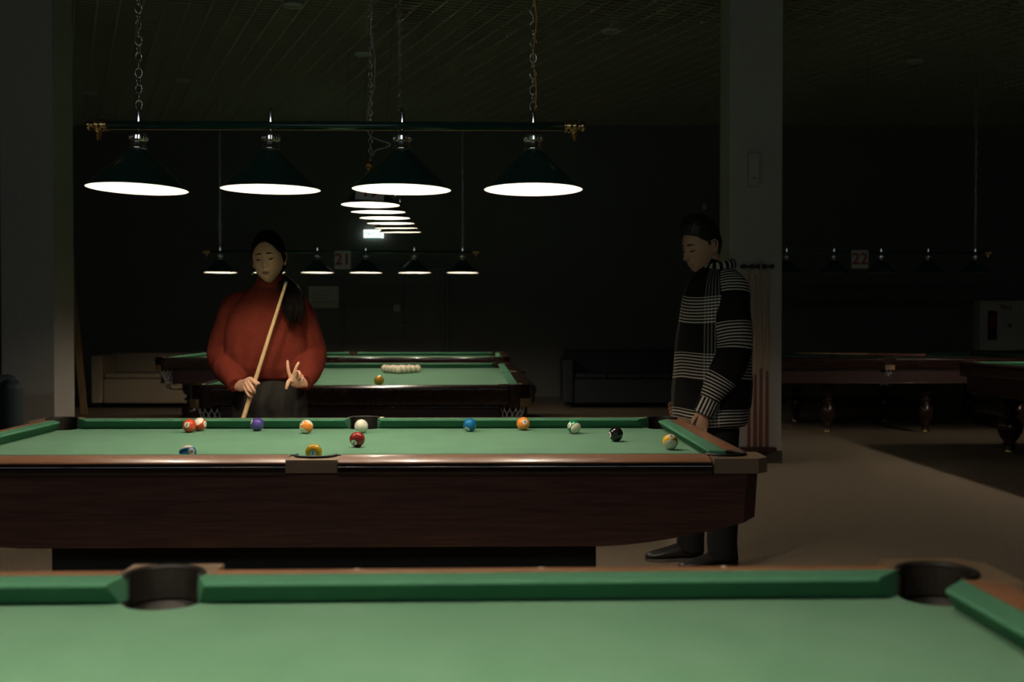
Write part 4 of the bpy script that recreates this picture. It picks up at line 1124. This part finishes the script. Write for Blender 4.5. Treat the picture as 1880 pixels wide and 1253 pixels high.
mesh_obj('hair', V, F, M['hair_m'], P_)
# undershirt collar
cb = MB()
cb.loft([((1.045, MY, 1.44), (.085, 0, .0), (0, .09, 0)), ((1.035, MY, 1.50), (.073, 0, -.012), (0, .072, 0)), ((1.022, MY, 1.535), (.066, 0, -.018), (0, .066, 0)), ((1.012, MY, 1.565), (.063, 0, -.02), (0, .064, 0)), ((1.010, MY, 1.568), (.058, 0, -.02), (0, .060, 0))], 26)
mesh_obj('shirt_collar', pl(cb.v), cb.f, M['black_cloth'], P_)
# jacket body
jb = MB()
def js(py, x0, x1, b, y=0):
    z = at(0, py, MY).z; a0, a1 = at(x0, 0, MY - .05).x, at(x1, 0, MY - .05).x
    return (((a0 + a1) / 2, MY + y, z), ((a1 - a0) / 2, 0, 0), (0, b, 0))
jb.loft([js(781, 1243, 1370, .215), js(772, 1238, 1377, .232), js(740, 1238, 1382, .238), js(700, 1240, 1384, .238), js(655, 1242, 1384, .236), js(610, 1246, 1384, .234), js(570, 1251, 1381, .232), js(545, 1256, 1377, .226), js(525, 1263, 1370, .208), js(508, 1273, 1358, .165), js(496, 1282, 1347, .115), js(490, 1287, 1341, .085)], 44)
V, F = solid(jb, .0065, 4)
V = np.array(V)
ang = np.arctan2(-(V[:, 1] - MY), -(V[:, 0] - mcx))
nz = np.array([noise.noise(Vector((v[0] * 8, v[1] * 8, v[2] * 5))) for v in V])
V = V + np.stack([-np.cos(ang), -np.sin(ang), 0 * ang], 1) * (nz * .011)[:, None]
z_ref = at(0, 592, MY - .2).z
u = (V[:, 2] - z_ref) + .012 * np.array([noise.noise(Vector((v[0] * 5, v[1] * 5, v[2] * 3))) for v in V])
v_ = ang * .205
v_ref = 1.12 * .205
jk = mesh_obj('jacket', pl(V), F, M['plaid'], P_, {'stripe_u': u, 'stripe_v': v_ - v_ref})
# sleeves: stripes follow the arm
def sleeve(a_, b_, c_, r0, r1, r2, r3, uoff, name='sleeve'):
    sb = MB(); arm_sleeve(sb, a_, b_, c_, r0, r1, r2, r3, inner=(-.02, .09 * (1 if a_.y < MY else -1), .05))
    V, F = solid(sb, .0055, 3); V = np.array(V)
    line = smooth_pts([a_, a_.lerp(b_, .45), b_, b_.lerp(c_, .5), c_], 10); L = np.array([tuple(p) for p in line]); cum = np.concatenate([[0], np.cumsum(np.linalg.norm(np.diff(L, axis=0), axis=1))])
    D = np.linalg.norm(V[:, None, :] - L[None], axis=2); k = D.argmin(1)
    k2 = np.clip(k, 1, len(L) - 1); seg = L[k2] - L[k2 - 1]; seg /= np.linalg.norm(seg, axis=1, keepdims=True)
    uu = cum[k] + ((V - L[k]) * seg).sum(1)
    rad = V - L[k]; an = np.arctan2(rad[:, 0], -rad[:, 1])
    nz = np.array([noise.noise(Vector((v[0] * 14, v[1] * 14, v[2] * 9))) for v in V])
    rn = rad / np.maximum(np.linalg.norm(rad, axis=1, keepdims=True), 1e-6)
    V = V + rn * (nz * .010)[:, None]
    return mesh_obj(name, pl(V), F, M['plaid'], P_, {'stripe_u': uoff - uu, 'stripe_v': an * .075 + .19})
A1, A2, A3 = at(1343, 528, 5.66), at(1347, 652, 5.60), at(1296, 748, 5.585)
Lu = (A2 - A1).length
sleeve(A1, A2, A3, .096, .088, .072, .048, (at(0, 528, 5.63) - at(0, 645, 5.60)).z)
sleeve(Vector((1.03, 6.0, 1.42)), Vector((1.06, 6.05, 1.10)), Vector((.90, 6.02, .84)), .092, .082, .07, .048, .3)
# shirt-style collar leaves of the jacket
def leaf(s_):
    V = []; F = []
    n = 14
    for i in range(n + 1):
        t = i / n
        a = R(178 - 140 * t); dx_, dy_ = -math.cos(a), -s_ * math.sin(a)     # nape round to the front
        top = Vector((1.038 + dx_ * .076, MY + dy_ * .083, 1.566 - .040 * t))
        bot = Vector((1.040 + dx_ * (.100 + .03 * t ** 3), MY + dy_ * (.120 - .01 * t ** 3), 1.524 - .028 * t - .055 * t ** 3))
        for q in range(5):
            f = q / 4; V.append(top.lerp(bot, f) + Vector((dx_ * .012, dy_ * .012, .016)) * math.sin(PI * (f * .8 + .1)))
    m_ = len(V)
    V += [v + Vector((0, s_ * .005, -.005)) for v in V]
    for i in range(n):
        for q in range(4):
            a_ = i * 5 + q; F.append((a_, a_ + 5, a_ + 6, a_ + 1)); F.append((m_ + a_, m_ + a_ + 1, m_ + a_ + 6, m_ + a_ + 5))
    for i in range(n):
        for q in (0, 4): a_ = i * 5 + q; F.append((a_, a_ + 5, m_ + a_ + 5, m_ + a_))
    for q in range(4):
        for i in (0, n): a_ = i * 5 + q; F.append((a_, a_ + 1, m_ + a_ + 1, m_ + a_))
    V2 = np.array([tuple(v) for v in V]); d = (V2[:, 2] - 1.42)
    uu = np.array([(k % m_) // 5 / n * .122 + .001 for k in range(len(V))])
    return mesh_obj('jacket_collar', pl(V), F, M['plaid'], P_, {'stripe_u': uu, 'stripe_v': np.full(len(V2), .12)})
leaf(1); leaf(-1)
# cuff: stripes run lengthwise
cf = MB(); ca_, cb_ = at(1304, 734, 5.585), at(1291, 762, 5.583)
cf.tube([ca_, ca_.lerp(cb_, .5), cb_], [.054, .053, .052], 26)
Vc = np.array([tuple(v) for v in cf.v]); ax_ = np.array(tuple((cb_ - ca_).normalized())); rl = Vc - np.array(tuple(ca_))
lat = rl[:, 0] * ax_[2] - rl[:, 2] * ax_[0]
mesh_obj('cuff', pl(Vc), cf.f, M['plaid'], P_, {'stripe_u': lat * .9 + .06, 'stripe_v': rl @ ax_ + .2})
# trousers
tr = MB()
tr.loft([((1.035, MY, .80), (.125, 0, 0), (0, .175, 0)), ((1.035, MY, .95), (.125, 0, 0), (0, .175, 0))], 24)
tr.tube([(1.03, 5.73, .90), (1.045, 5.725, .70), (1.045, 5.72, .45), (1.055, 5.71, .2), (1.06, 5.70, .045)], [.102, .098, .086, .076, .076], 20)
tr.tube([(1.02, 5.90, .90), (.99, 5.91, .70), (.955, 5.92, .45), (.935, 5.93, .2), (.93, 5.93, .045)], [.102, .098, .084, .072, .072], 20)
V, F = solid(tr, .009, 4)
V = [v + np.array([1, 0, 0]) * .007 * noise.noise(Vector((0, v[1] * 8, v[2] * 11))) for v in V]
mesh_obj('trousers', pl(V), F, M['black_cloth'], P_)
for c, yw in ((Vector((1.04, 5.70, 0)), R(-80)), (Vector((.905, 5.93, 0)), R(-86))):
    sh = quick('shoe', M['shoe'], P_, lambda b: shoe(b, c, yw, .30, .052, .085)); sh.matrix_local = Pinv
    quick('sole', M['sole'], sh, lambda b: sole(b, c, yw, .305, .053))
